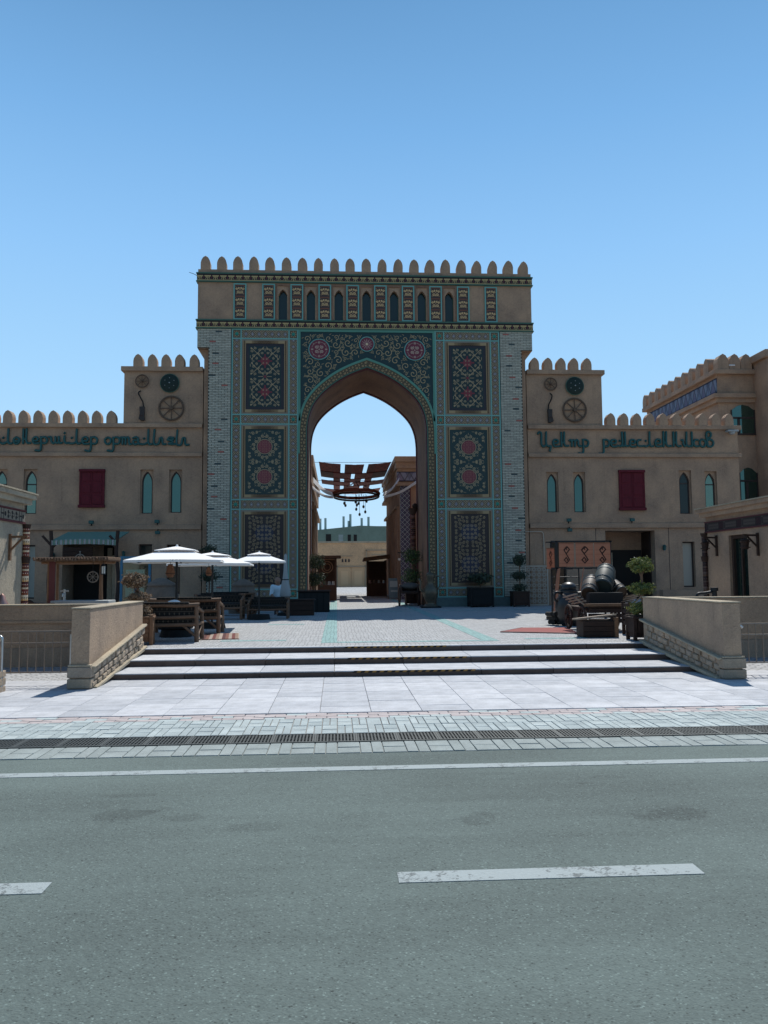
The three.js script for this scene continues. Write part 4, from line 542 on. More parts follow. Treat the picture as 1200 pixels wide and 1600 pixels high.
// ------------------------------------------------------------------ building behind on the right
{
  const o = thing('back_building', 'taller battlemented building with a blue tile band behind the right wing', 'building', [22, P, -45]);
  const X0 = 19.85, Z0 = -40;
  addW('wall', [bl(X0, 27, P, 12.2, -49.5, Z0)], M.plaster, o); addW('cornice', [bl(X0 - .25, 27, 12.0, 12.25, -49.7, Z0 + .25, { r: .03 })], M.plaster, o); addW('string_course', [bl(X0 - .32, 27, 10.74, 10.98, -49.8, Z0 + .28, { r: .03 }), bl(X0 - .16, 27, 10.52, 10.74, -49.7, Z0 + .14)], M.plaster, o);
  const tb = bl(X0 - .035, X0, 11.06, 11.84, -49.4, Z0 - .05); const p = tb.attributes.position; for (let i = 0; i < p.count; i++) tb.attributes.uv.setXY(i, p.getZ(i) / 1.1, (p.getY(i) - 11.06) / .78); addW('tile_band', [tb], tex(zigTex, [.55, .58, .58], .8), o);
  const big = extrude([[-.3, 0], [.3, 0], [.3, .42], [.26, .58], [.15, .76], [0, .85], [-.15, .76], [-.26, .58], [-.3, .42]], .5, { bevel: .02 }).translate(0, 0, -.25);
  for (let k = 0; k < 3; k++) put('merlon', big, M.plaster, o, X0 + .28 + k * .62, 12.24, Z0 - .1); for (let k = 0; k < 10; k++) put('merlon', big, M.plaster, o, X0 + .1, 12.24, Z0 - .9 - k * .95, 0, Math.PI / 2);
  const wn = (x0, x1, y0, y1, arc) => { const w = sub('window', o), q = rect(x0, x1, y0, y1 - arc).slice(0, 2), out = [...q, [x1, y1 - arc], [(x0 * .25 + x1 * .75), y1 - arc * .25], [(x0 + x1) / 2, y1], [(x0 * .75 + x1 * .25), y1 - arc * .25], [x0, y1 - arc]]; addW('frame', [bl(x0 + .28, x0 + .40, y0, y1 - .7, Z0 - .02, Z0 + .06), bl(x0, x1, y1 - .75, y1 - .65, Z0 - .02, Z0 + .06), bl(x0 - .06, x0, y0, y1 - arc, Z0 - .02, Z0 + .06), bl(x1, x1 + .06, y0, y1 - arc, Z0 - .02, Z0 + .06), bl(x0 - .06, x1 + .06, y0 - .08, y0, Z0 - .02, Z0 + .08)], M.frameDark, w); addW('pane', [extrude(out, .03).translate(0, 0, Z0 - .005)], M.glass, w); };
  wn(20.55, 21.72, 8.9, 10.42, .28); wn(20.85, 21.72, 5.4, 7.12, .28);
  addW('corner_tower', [bl(21.78, 27, P, 12.7, -41.5, -38.6), bl(21.6, 27, 12.55, 12.95, -41.5, -38.4, { r: .04 })], M.plaster, o);
  const fl = thing('roof_floodlight', 'bright white floodlight between merlons of the building behind', 'floodlight', [20.6, 12.3, Z0 + .1]); add('housing', [bx(.30, .2, .1, 0, .22, 0, { rx: -.6, r: .015 })], mat([.85, .87, .88], .3), fl); add('bracket', [bx(.05, .2, .05, 0, .1, 0)], M.grey, fl);
}

// ------------------------------------------------------------------ low buildings left and right
function lowBuilding(label, X, s, zc, zEnd, topY, wallM, bandT, winZ, col) { // s = +1 faces +x
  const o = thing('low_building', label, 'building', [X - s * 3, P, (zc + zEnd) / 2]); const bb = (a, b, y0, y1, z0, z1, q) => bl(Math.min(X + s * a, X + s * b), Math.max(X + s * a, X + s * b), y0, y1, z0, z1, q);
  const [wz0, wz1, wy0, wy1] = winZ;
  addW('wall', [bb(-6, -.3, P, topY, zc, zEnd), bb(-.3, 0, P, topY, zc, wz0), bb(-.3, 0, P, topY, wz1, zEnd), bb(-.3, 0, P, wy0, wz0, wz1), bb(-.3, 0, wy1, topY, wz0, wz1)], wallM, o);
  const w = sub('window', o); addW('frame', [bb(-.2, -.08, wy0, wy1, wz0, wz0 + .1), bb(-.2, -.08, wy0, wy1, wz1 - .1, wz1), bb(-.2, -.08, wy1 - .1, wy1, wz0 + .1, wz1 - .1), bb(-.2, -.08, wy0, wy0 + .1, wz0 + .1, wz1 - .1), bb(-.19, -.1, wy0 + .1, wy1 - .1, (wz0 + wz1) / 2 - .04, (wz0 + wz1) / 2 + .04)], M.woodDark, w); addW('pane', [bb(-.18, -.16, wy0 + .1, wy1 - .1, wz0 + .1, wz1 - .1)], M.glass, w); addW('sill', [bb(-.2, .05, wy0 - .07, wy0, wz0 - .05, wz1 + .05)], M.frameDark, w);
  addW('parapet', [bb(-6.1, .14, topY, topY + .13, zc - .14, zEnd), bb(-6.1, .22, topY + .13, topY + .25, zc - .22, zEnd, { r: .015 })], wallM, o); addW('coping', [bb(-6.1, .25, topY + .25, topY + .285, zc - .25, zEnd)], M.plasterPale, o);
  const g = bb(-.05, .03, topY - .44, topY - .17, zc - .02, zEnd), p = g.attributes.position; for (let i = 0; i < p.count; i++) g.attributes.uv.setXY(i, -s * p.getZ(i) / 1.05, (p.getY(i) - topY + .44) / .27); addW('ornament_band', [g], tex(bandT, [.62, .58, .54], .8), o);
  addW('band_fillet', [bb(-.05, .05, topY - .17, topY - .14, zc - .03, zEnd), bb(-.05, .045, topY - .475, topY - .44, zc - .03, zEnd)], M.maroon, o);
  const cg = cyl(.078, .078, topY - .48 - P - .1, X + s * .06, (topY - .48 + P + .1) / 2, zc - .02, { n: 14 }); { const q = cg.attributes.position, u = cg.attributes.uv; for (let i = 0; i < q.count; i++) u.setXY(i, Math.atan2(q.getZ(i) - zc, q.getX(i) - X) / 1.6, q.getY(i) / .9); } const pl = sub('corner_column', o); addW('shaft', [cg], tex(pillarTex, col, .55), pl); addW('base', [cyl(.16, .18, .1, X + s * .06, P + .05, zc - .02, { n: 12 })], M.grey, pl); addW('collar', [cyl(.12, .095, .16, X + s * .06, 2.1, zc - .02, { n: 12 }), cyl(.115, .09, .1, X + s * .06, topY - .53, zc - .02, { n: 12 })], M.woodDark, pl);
  return o;
}
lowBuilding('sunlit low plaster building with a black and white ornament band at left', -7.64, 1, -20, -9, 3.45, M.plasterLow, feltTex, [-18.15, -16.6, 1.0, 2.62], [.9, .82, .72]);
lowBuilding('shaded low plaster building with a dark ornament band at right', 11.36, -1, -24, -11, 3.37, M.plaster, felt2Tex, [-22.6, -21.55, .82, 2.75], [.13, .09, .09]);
function lampBracket(label, X, s, y, z, len, lamp) { const o = thing('lamp_bracket', label, 'lamp bracket', [X, y, z], 0, 'wooden lamp brackets'); const m = s > 0 ? M.wood : M.woodDark; add('post', [bx(.05, .62, .07, s * .03, -.12, 0)], m, o); add('arm', [beam([0, .12, 0], [s * len, .13, 0], .05, .06)], m, o); add('brace', [beam([s * .03, -.2, 0], [s * len * .75, .10, 0], .04, .05)], m, o); if (lamp) { const l = sub('lantern', o); add('chain', [bar([s * len * .9, .1, 0], [s * len * .9, 0, 0], .008)], M.iron, l); add('cage', [cyl(.11, .08, .24, s * len * .9, -.13, 0, { n: 6, open: true }), cyl(.02, .13, .06, s * len * .9, .02, 0, { n: 6 }), tor(.12, .016, s * len * .9, -.05, 0, { rx: Math.PI / 2, n: 14 }), tor(.12, .016, s * len * .9, -.2, 0, { rx: Math.PI / 2, n: 14 })], M.woodDark, l); } }
lampBracket('bare wooden lamp bracket on the sunlit left building', -7.64, 1, 2.5, -19.15, .42, false);
lampBracket('wooden lamp bracket with a lantern beside the right building corner', 11.36, -1, 2.6, -23.3, .42, true); lampBracket('wooden lamp bracket with a lantern beside the right building window', 11.36, -1, 2.55, -20.95, .42, true);
{ const o = thing('metal_jug', 'ribbed copper coloured jug standing below the left building window', 'jug', [-7.25, P, -17.9]); add('body', [lathe([[.0, 0], [.2, 0], [.22, .1], [.2, .3], [.22, .42], [.2, .55], [.14, .68], [.16, .74], [.08, .86], [.06, .95], [.0, 1.0]], 0, 0, 0)], M.copper, o); for (const y of [.2, .36, .5]) add('rib', [tor(.212, .014, 0, y, 0, { rx: Math.PI / 2 })], M.copper, o); }
{ const o = thing('hand_pump', 'black iron hand pump with a long spout behind the right wall', 'hand pump', [8.95, P, -18.6]); add('post', [cyl(.055, .07, .95, 0, .47, 0), cyl(.09, .09, .08, 0, .95, 0)], M.iron, o); add('spout', [tube([[0, .9, 0], [-.25, .86, .02], [-.42, .84, .03], [-.46, .76, .03]], .035, 16, 8)], M.iron, o); add('nozzle', [cyl(.05, .045, .07, -.46, .73, .03)], M.iron, o); }

// ------------------------------------------------------------------ walls beside the steps
function cheekWall(label, s) { // s = -1 left of the steps, +1 right
  const xi = s < 0 ? -3.66 : 5.98, xo = s < 0 ? -3.93 : 6.27, x0 = Math.min(xi, xo), x1 = Math.max(xi, xo), zf = -12.2, zb = -15.45;
  const o = thing('cheek_wall', label, 'wall', [(x0 + x1) / 2, 0, zf]);
  addW('wall', [bl(x0, x1, 0, 1.19, zb, zf, { r: .012 })], M.plasterWall, o); addW('coping', [bl(x0 - .012, x1 + .012, 1.191, 1.215, zb - .01, zf + .012, { r: .008 })], M.plasterPale, o);
  // sloping plinth of dressed stones on the inner face
  const yT = (z) => lerp(.33, .74, (zf - z) / 3.1), yB = (z) => lerp(.02, .34, (zf - z) / 3.1); const n = 13, dz = 3.2 / n, t = s < 0 ? .05 : .015;
  const toFace = (g) => { g.rotateY(-s * Math.PI / 2); return g.translate(xi, 0, 0); }; // extruded along +z, turned to push out of the inner face
  const quad = (za, zc, fa, fb, th) => { const Y = (z, f) => lerp(yB(z), yT(z), f), m = (z) => (s < 0 ? -z : z); const pts = [[m(za), Y(za, fa)], [m(zc), Y(zc, fa)], [m(zc), Y(zc, fb)], [m(za), Y(za, fb)]]; return toFace(extrude(pts, th, { bevel: .012 })); };
  [[.08, .29], [.345, .60], [.655, .92]].forEach(([fa, fb], r) => { for (let i = 0; i < n; i++) { const a = zf - .02 - i * dz - (r % 2) * dz * .35, b = a - dz + .055; if (b < zb + .02) continue; addW('stone_block', [quad(a, b, fa, fb, t + rr(-.012, .02))], stoneM[(rnd() * 4) | 0], o); } });
  addW('ledge', [quad(zf, zb, .95, 1.06, .075)], M.plasterPale, o); addW('stringer', [quad(zf - .08, zb, -.12, .05, .085)], M.plasterPale, o);
  for (const [a, b] of [[.03, .17], [.185, .34]]) addW('stone_block', [bl(x0 - .035, x1 + .045 * (s < 0 ? 1 : 1), a, b, zf - .12, zf + .045, { r: .014 })], stoneM[(rnd() * 4) | 0], o);
  addW('ledge', [bl(x0 - .03, x1 + .03, .345, .375, zf - .1, zf + .04, { r: .01 })], M.plasterPale, o);
  return o;
}
cheekWall('sunlit plaster wall with dressed stone plinth at the left of the steps', -1);
cheekWall('shaded plaster wall with dressed stone plinth at the right of the steps', 1);
{ // retaining walls of the plaza and the ramp parapet at far left
  const r = thing('retaining_wall', 'shaded plaster retaining wall behind the left railing', 'wall', [-10, 0, -15.5]); addW('wall', [bl(-26, -3.94, 0, 1.14, -15.62, -15.36)], M.plasterWall, r); addW('coping', [bl(-26, -3.94, 1.141, 1.165, -15.64, -15.34)], M.plasterPale, r); addW('plinth', [bl(-26, -3.94, .0, .36, -15.36, -15.31)], stoneM[1], r); addW('ledge', [bl(-26, -3.94, .82, .86, -15.36, -15.33)], M.plasterWall, r);
  const q = thing('retaining_wall', 'shaded plaster retaining wall behind the right railing', 'wall', [10, 0, -15.5]); addW('wall', [bl(6.28, 28, 0, 1.17, -15.62, -15.36)], M.plasterWall, q); addW('coping', [bl(6.28, 28, 1.171, 1.195, -15.64, -15.34)], M.plasterPale, q); addW('plinth', [bl(6.28, 28, 0, .36, -15.36, -15.31)], stoneM[1], q);
  const e = thing('ramp_parapet', 'low sunlit parapet end with stone quoins at the far left', 'wall', [-4.95, 0, -11.85]); addW('wall', [bl(-14, -4.9, 0, .735, -12.1, -11.78, { r: .012 })], M.plasterWall, e); addW('coping', [bl(-14, -4.885, .736, .76, -12.115, -11.765)], M.plasterPale, e); const zs = [[.01, .10], [.11, .215], [.225, .32]]; zs.forEach(([a, b], i) => { for (const [x, w] of i % 2 ? [[-5.0, .24], [-5.5, .7]] : [[-5.1, .44], [-5.62, .55]]) addW('stone_block', [bl(x - w / 2 + .0, x + w / 2 + .06, a, b, -12.13, -11.74 + rr(-.01, .01), { r: .015 })], stoneM[(rnd() * 4) | 0], e); });
}
function railing(label, x0, x1, z, posts) { // flat bar railing with uprights
  const o = thing('railing', label, 'railing', [(x0 + x1) / 2, 0, z]); addW('top_rail', [bl(x0, x1, .825, .845, z - .015, z + .015)], M.railing, o); addW('middle_rail', [bl(x0, x1, .65, .668, z - .012, z + .012)], M.railing, o); addW('bottom_rail', [bl(x0, x1, .20, .22, z - .012, z + .012)], M.railing, o);
  const g = bx(.012, .64, .014, 0, 0, 0), n = Math.round((x1 - x0) / .125); for (let k = 0; k <= n; k++) put('baluster', g, M.railing, o, x0 + (x1 - x0) * k / n, .52, z); for (const x of posts) addW('post', [bl(x - .02, x + .02, 0, .84, z - .02, z + .02)], M.railing, o); return o;
}
railing('brown metal railing between the left parapet and the sunlit wall', -8.4, -4.0, -12.75, [-8.3, -6.2, -4.03]); railing('brown metal railing beside the shaded right wall', 6.42, 10.4, -12.75, [6.45, 8.4, 10.3]);
const rail = (label, x, z, s) => { const o = thing('handrail', label, 'handrail', [x, 0, z], 0, 'steel handrails by the walls'); add('tube', [tube([[0, 0, 0], [0, .7, 0], [s * .005, .80, 0], [s * .05, .82, 0], [s * .09, .79, -.0]], .022, 24, 8)], M.steel, o); add('flange', [cyl(.05, .05, .012, 0, .006, 0)], M.steel, o); };
rail('steel handrail post against the sunlit left wall', -4.02, -12.5, 1); rail('steel handrail post against the shaded right wall', 6.36, -12.5, 1); rail('steel handrail end beside the far left parapet', -4.84, -12.0, -1);

// ------------------------------------------------------------------ street beyond the arch
{
  const o = thing('street_building', 'street building with blue diamond tile strip on the right beyond the arch', 'building', [6.5, P, -51]);
  addW('wall', [bl(3.62, 10, P, 6.9, -58, -45.2)], M.plasterStreet, o); addW('upper_wall', [bl(3.44, 10, 6.9, 7.75, -58, -45.05)], M.plaster, o); addW('parapet', [bl(3.36, 10, 7.75, 8.1, -58.1, -44.95), bl(3.28, 10, 8.1, 8.42, -58.2, -44.85, { r: .03 })], M.plaster, o); addW('string_course', [bl(3.3, 10, 6.75, 6.92, -58.1, -44.9), bl(3.42, 10, 5.6, 5.75, -58.1, -46.5)], M.plaster, o);
  const g = bl(3.40, 5.2, 7.0, 7.55, -45.05, -45.0), p = g.attributes.position; for (let i = 0; i < p.count; i++) g.attributes.uv.setXY(i, p.getX(i) / 1.1, (p.getY(i) - 7) / .55); addW('tile_band', [g], tex(zigTex, [.7, .62, .6], .4), o);
  const lm = tex(latticeTex, [.7, .66, .62], .4); const s2 = bl(3.60, 4.15, P, 6.75, -45.2, -45.1), q = s2.attributes.position; for (let i = 0; i < q.count; i++) s2.attributes.uv.setXY(i, q.getX(i) / .275, q.getY(i) / .275); addW('tile_strip', [s2], lm, o);
  addW('edge_strip', [bl(4.15, 4.2, P, 6.75, -45.2, -45.08)], M.maroon, o); for (let k = 0; k < 9; k++) addW('pilaster', [bl(3.50, 3.62, P, 5.6, -46.6 - k * 1.25, -46.2 - k * 1.25)], M.plasterStreet, o); addW('doorway', [bl(4.35, 5.6, P, 2.9, -45.2, -45.15)], M.dark, o); addW('blind_arch', [extrude(pointed(4.5, 5.8, 3.0, 5.3), .06, { holes: [pointed(4.6, 5.7, 3.1, 5.15).reverse()] }).translate(0, 0, -45.2)], M.plasterStreet, o);
  const l = thing('street_building', 'sunlit street building on the left beyond the arch', 'building', [-4, P, -52]);
  addW('wall', [bl(-8, -1.55, P, 6.9, -62, -44.8)], M.plasterPale, l); addW('parapet', [bl(-8, -1.40, 6.9, 7.8, -62, -44.7), bl(-8, -1.30, 7.8, 8.45, -62.2, -44.6, { r: .03 })], M.plaster, l); const s3 = bl(-1.55, -1.5, 1.8, 6.8, -47.9, -46.6), q3 = s3.attributes.position; for (let i = 0; i < q3.count; i++) s3.attributes.uv.setXY(i, q3.getZ(i) / .3, q3.getY(i) / .3); addW('tile_strip', [s3], lm, l); for (let k = 0; k < 8; k++) addW('pilaster', [bl(-1.55, -1.42, P, 6.3, -50.4 - k * 1.4, -49.9 - k * 1.4)], M.plaster, l); addW('string_course', [bl(-8, -1.28, 5.75, 6.0, -62, -49)], M.plaster, l);
  const bo = thing('boundary_building', 'beige wall with a double gate closing the street', 'building', [2, P, -101]); addW('wall', [bl(-14, 18, P, 5.82, -108, -100)], mat([.82, .51, .28], .9, { map: rep(plasterTex.map, 8) }), bo); addW('coping', [bl(-14, 18, 5.8, 6.0, -108.2, -99.85)], M.plasterPale, bo); addW('gate_leaf', [bl(.12, 1.74, P, 2.75, -100, -99.9), bl(1.80, 3.45, P, 2.75, -100, -99.9)], mat([.68, .42, .225], .8), bo); addW('gate_panel', [bl(.5, 1.4, .6, 2.3, -99.9, -99.86), bl(2.15, 3.1, .6, 2.3, -99.9, -99.86)], mat([.76, .475, .255], .8), bo); addW('gate_frame', [bl(-.05, .1, P, 3.0, -100, -99.8), bl(3.47, 3.6, P, 3.0, -100, -99.8), bl(-.05, 3.6, 2.78, 2.95, -100, -99.8), bl(.3, 1.9, 4.1, 4.2, -100, -99.85), bl(3.6, 3.75, 1.4, 4.9, -100, -99.85), bl(3.6, 8, 4.8, 4.95, -100, -99.85), bl(4.3, 8, 4.2, 4.35, -100, -99.85)], mat([.42, .30, .19], .8), bo); for (const x of [.7, 1.1, 1.5]) addW('vent', [extrude([[x - .1, 3.4], [x + .1, 3.4], [x + .1, 3.7], [x, 3.85], [x - .1, 3.7]], .05).translate(0, 0, -100)], M.frameDark, bo);
  const gb = thing('unfinished_building', 'grey green unfinished concrete building with bare columns far down the street', 'building', [4, P, -145]); addW('wall', [extrude([[-12, 0], [22, 0], [22, 10.3], [7, 10.35], [4, 10.45], [-3, 9.75], [-12, 9.3]], 14).translate(0, P - .3, -154)], mat([.21, .29, .235], .9, { map: rep(graniteTex, 6) }), gb); addW('window_opening', [bl(-1.9, -1.0, 5.5, 9.0, -140, -139.9), bl(1.9, 2.45, 6.9, 8.9, -140, -139.9), bl(2.95, 3.5, 6.9, 8.9, -140, -139.9)], M.dark, gb); addW('block_patch', [bl(.3, 1.1, 7.5, 8.9, -140, -139.9)], M.concrete, gb); for (const [x, h] of [[-2.0, 11.9], [1.2, 12.2], [2.1, 11.4], [2.4, 12.6], [4.4, 11.9], [5.6, 12.1], [-2.9, 11.8]]) addW('column', [bl(x - .2, x + .2, 9.5, h, -141.5, -141.1)], mat([.30, .42, .40], .9), gb);
  // carpets hung as a roof over the street
  const sh = thing('carpet_canopy', 'dark red carpets laced into a roof over the street', 'canopy', [1.05, 8.1, -53]); const cx = [0, .195, .29, .365, .455, .525, .62, .695, .79, 1], rowsZ = [-46.5, -50, -52.4, -53.8, -55.6, -58.1, -60], map = ['110111011', '211101112', '010111010', '111101111', '010111010', '111111111']; const dkm = [[.75, .62, .58], [.22, .28, .28], [.5, .4, .38]].map((c) => new THREE.MeshPhysicalMaterial({ color: C(...c), map: carpetTex, roughness: .95, transmission: .3, thickness: 0 }));
  for (let r = 0; r < 6; r++) for (let k = 0; k < 9; k++) { const c = map[r][k]; if (c === '0') continue; const x0 = lerp(-1.0, 3.15, cx[k]), x1 = lerp(-1.0, 3.15, cx[k + 1]), z0 = rowsZ[r], z1 = rowsZ[r + 1], sag = (x) => 8.28 - .18 * (1 - ((x - 1.07) / 2.1) ** 2) - r * .05; const gg = fin(new THREE.BoxGeometry(x1 - x0 + .06, .03, z0 - z1 + .55, 3, 1, 2)); const pp = gg.attributes.position; for (let i = 0; i < pp.count; i++) { const X = pp.getX(i) + (x0 + x1) / 2; gg.attributes.uv.setXY(i, pp.getX(i) / (x1 - x0) + .5, pp.getZ(i) / (z0 - z1) + .5); pp.setY(i, pp.getY(i) + sag(X) + ((k + r) % 2) * .012); } gg.translate((x0 + x1) / 2, 0, (z0 + z1) / 2); addW('carpet', [gg], dkm[c === '2' ? 1 : (r + k) % 4 === 3 ? 2 : 0], sh); }
  addW('rope', [bar([-1.3, 8.35, -46.9], [3.4, 8.35, -46.9], .012), bar([-1.3, 8.25, -55], [3.4, 8.25, -55], .012)], M.black, sh);
  const rg = thing('ring_chandelier', 'rusty red hoop chandelier with hanging bulbs under the carpets', 'chandelier', [1.22, 6.8, -50]); add('hoop', [tor(1.42, .10, 0, 0, 0, { rx: Math.PI / 2 - .09, n: 48, m: 8 })], M.ringRust, rg); add('hoop', [tor(1.42, .06, 0, -.17, 0, { rx: Math.PI / 2 - .09, n: 48, m: 6 })], M.woodDark, rg); for (const a of [.3, 1.4, 2.6, 3.8, 5]) add('cord', [bar([Math.cos(a) * 1.4, 0, Math.sin(a) * 1.4], [.0, .8, 0], .02)], M.copper, rg); for (const [x, y, z] of [[-.75, -.55, .3], [-.68, -.7, .5], [0, -.9, 0], [.15, -.55, .2], [.2, -1.25, .3], [.45, -.75, .1], [.55, -1.1, .4], [-.05, -.5, .6], [.05, -.6, -.4], [.65, -.4, 0]]) { const b = sub('bulb_drop', rg); add('wire', [bar([x, -.05, z], [x, y, z], .012, { n: 5 })], M.black, b); add('bulb', [sph(.075, x, y - .07, z, 1, 1.4, 1, 8)], M.bulb, b); }
  const sail = (label, pts) => { const o2 = thing('fabric_strip', label, 'fabric strip', pts[0], 0, 'white fabric strips across the street'); const b = V(...pts[0]); const g = new THREE.BufferGeometry(), pos = [], n = 10; const P0 = pts.map((p) => V(...p).sub(b)); for (let i = 0; i < n; i++) { const q = (t, k) => { const a = P0[k * 2], c = P0[k * 2 + 1], v = a.clone().lerp(c, t); v.y -= Math.sin(t * Math.PI) * .16; return v; }; const A = q(i / n, 0), B = q((i + 1) / n, 0), Cc = q((i + 1) / n, 1), Dd = q(i / n, 1); const th = V(0, -.02, 0); pos.push(...A.toArray(), ...B.toArray(), ...Cc.toArray(), ...A.toArray(), ...Cc.toArray(), ...Dd.toArray()); for (const tri of [[A, Cc, B], [A, Dd, Cc]]) for (const v of tri) pos.push(...v.clone().add(th).toArray()); } g.setAttribute('position', new THREE.Float32BufferAttribute(pos, 3)); g.computeVertexNormals(); add('cloth', [fin(g)], new THREE.MeshPhysicalMaterial({ color: C(.86, .87, .88), roughness: .95, transmission: .5, thickness: 0 }), o2); add('cord', [bar(P0[1].toArray(), P0[1].clone().add(V(.1 * Math.sign(P0[1].x), -.02, 0)).toArray(), .012)], M.black, o2); };
  sail('white fabric strip from the hoop to the left street building, upper', [[-1.3, 7.15, -44.3], [-.25, 6.45, -45.6], [-1.3, 6.92, -44.75], [-.2, 6.28, -46.0]]); sail('white fabric strip from the hoop to the left street building, lower', [[-1.33, 6.62, -43.9], [-.2, 6.22, -45.5], [-1.33, 6.48, -44.2], [-.15, 6.12, -45.8]]);
  sail('white fabric strip from the hoop to the right street building, upper', [[3.5, 7.15, -44.4], [2.7, 6.45, -45.7], [3.5, 7.0, -44.75], [2.66, 6.3, -46.1]]); sail('white fabric strip from the hoop to the right street building, lower', [[4.5, 6.98, -43.9], [2.72, 6.24, -45.5], [4.5, 6.84, -44.2], [2.68, 6.14, -45.8]]);
  // kiosks, signboard and bin along the street
  const kw = mat([.115, .058, .036], .8, { map: rep(woodTex, .6) }), kiosk = (label, x0, x1, z, h, carved) => { const k = thing('market_kiosk', label, 'kiosk', [(x0 + x1) / 2, P, z]); addW('counter', [bl(x0 + .05, x1 - .05, P, P + .85, z - 1.2, z)], kw, k); for (const x of [x0 + .06, x1 - .06]) for (const zz of [z - .04, z - 1.2]) addW('post', [bl(x - .05, x + .05, P, h, zz - .05, zz + .05)], kw, k); addW('roof', carved ? [bl(x0 - .12, x1 + .22, h - .02, h + .12, z - 1.4, z + .2, { r: .02 })] : [bx(x1 - x0 + .5, .14, 1.9, (x0 + x1) / 2, h + .1, z - .6, { rz: .12 }), bx(x1 - x0 + .4, .1, 1.8, (x0 + x1) / 2, h + .22, z - .6, { rz: .12 })], carved ? kw : M.thatch, k); addW('back', [bl(x0 + .1, x1 - .1, P + .85, h - .05, z - 1.2, z - 1.16)], kw, k); for (const y of [1.75, 2.15]) addW('shelf', [bl(x0 + .1, x1 - .1, y, y + .04, z - 1.15, z - .8)], kw, k); for (let q = 0; q < 4; q++) addW('ware', [cyl(.07, .1, .2, lerp(x0 + .2, x1 - .2, q / 3), P + .95, z - .25 - (q % 2) * .3, { n: 8 })], [M.copper, M.clay, M.grey, M.steel][q], k); if (carved) addW('fretwork', [tor(.3, .03, (x0 + x1) / 2, h - .5, z - .02), tor(.18, .025, (x0 + x1) / 2, h - .5, z - .02), bl(x0 + .1, x1 - .1, h - .12, h - .05, z - .04, z)], M.wood, k); return k; };
  kiosk('dark carved wooden kiosk on the left of the street', -1.05, .0, -43.5, 2.65, true); kiosk('dark wooden kiosk with a shingle roof on the right of the street', 1.98, 3.3, -53, 2.7, false);
  const sb = thing('sign_board', 'blue a-frame signboard standing on the right of the street', 'signboard', [3.35, P, -46.5]); for (const s of [-1, 1]) add('panel', [bx(.75, 1.15, .03, 0, .62, s * .16, { rx: -s * .22 })], mat([.16, .24, .27], .6), sb); add('leg', [beam([-.38, 0, .3], [-.38, 1.2, .02], .04, .03), beam([.38, 0, .3], [.38, 1.2, .02], .04, .03)], M.wood, sb); add('poster', [bx(.6, .35, .012, 0, .85, .135, { rx: -.22 }), bx(.5, .1, .012, 0, .45, .225, { rx: -.22 })], mat([.42, .5, .5], .6), sb);
  const bn = thing('litter_bin', 'dark upright litter bin before the beige gate', 'bin', [2.95, P, -62]); add('body', [cyl(.26, .22, 1.0, 0, .5, 0, { n: 14 })], M.iron, bn); add('rim', [tor(.26, .025, 0, 1.0, 0, { rx: Math.PI / 2 })], M.iron, bn);
  const sb2 = (label, x, y, z, s) => { const o3 = thing('street_lamp_arm', label, 'street lamp', [x, y, z], 0, 'iron lamp arms in the street'); add('arm', [beam([0, 0, 0], [s * .9, .02, 0], .05, .05), beam([0, -.5, 0], [s * .5, 0, 0], .04, .04)], M.iron, o3); for (const q of [.4, .82]) { add('bulb', [sph(.07, s * q, -.2 - q * .2, 0)], M.lampGlass, o3); add('wire', [bar([s * q, 0, 0], [s * q, -.15 - q * .2, 0], .01)], M.black, o3); } }; sb2('iron lamp arm with two bulbs on the left street building', -1.5, 2.7, -43.9, 1); sb2('iron lamp arm with two bulbs on the right street building', 4.2, 2.9, -43.4, -1);
  const pole = thing('carved_post', 'tall dark carved post against the right jamb of the arch', 'post', [3.66, P, -38.2]); add('shaft', [cyl(.12, .14, 4.3, 0, 2.15, 0, { n: 10 })], tex(pillarTex, [.22, .12, .12], .7), pole); add('capital', [cyl(.24, .12, .3, 0, 4.4, 0, { n: 10 }), sph(.14, .1, 4.66, 0)], M.woodDark, pole);
}

// ------------------------------------------------------------------ plants
function leafBall(n, cx, cy, cz, rx, ry, rz, size, cols, o = {}) { // leaves spread through a ball, more of them near its skin
  const pos = [], col = [], N = V(), U = V(), W = V();
  for (let k = 0; k < n; k++) {
    const a = rnd() * 6.283, u = rr(-1, 1), lump = .84 + .22 * Math.sin(a * 3 + cy * 9) * Math.sin(u * 5 + cy * 7) + .14 * Math.sin(a * 7 + u * 6) + (rnd() < .06 ? rr(.1, .35) : 0), t = Math.pow(rnd(), .33) * lump, q = Math.sqrt(1 - u * u);
    const x = cx + Math.cos(a) * q * rx * t, y = cy + u * ry * t, z = cz + Math.sin(a) * q * rz * t; N.set(rr(-1, 1) + Math.cos(a) * q, rr(-.3, 1.2) + u * .6, rr(-1, 1) + Math.sin(a) * q).normalize(); U.set(rr(-1, 1), rr(-1, 1), rr(-1, 1)).cross(N).normalize(); W.crossVectors(N, U); const s = size * rr(.6, 1.3), w = s * .42, c = cols[(rnd() * cols.length) | 0], m = rr(.75, 1.2);
    const pt = (i, j, b) => [x + U.x * i * s + W.x * j * w + N.x * b * s, y + U.y * i * s + W.y * j * w + N.y * b * s, z + U.z * i * s + W.z * j * w + N.z * b * s]; const A = pt(-.5, 0, 0), B = pt(.05, .5, .12), Cc = pt(.55, 0, -.05), Dd = pt(.05, -.5, .12);
    pos.push(...A, ...B, ...Cc, ...A, ...Cc, ...Dd); for (let i = 0; i < 6; i++) col.push(c[0] * m, c[1] * m, c[2] * m);
  }
  return [pos, col];
}
const leafMat = new THREE.MeshPhysicalMaterial({ color: 0xffffff, vertexColors: true, roughness: .7, side: THREE.DoubleSide, transmission: .3, thickness: 0 });
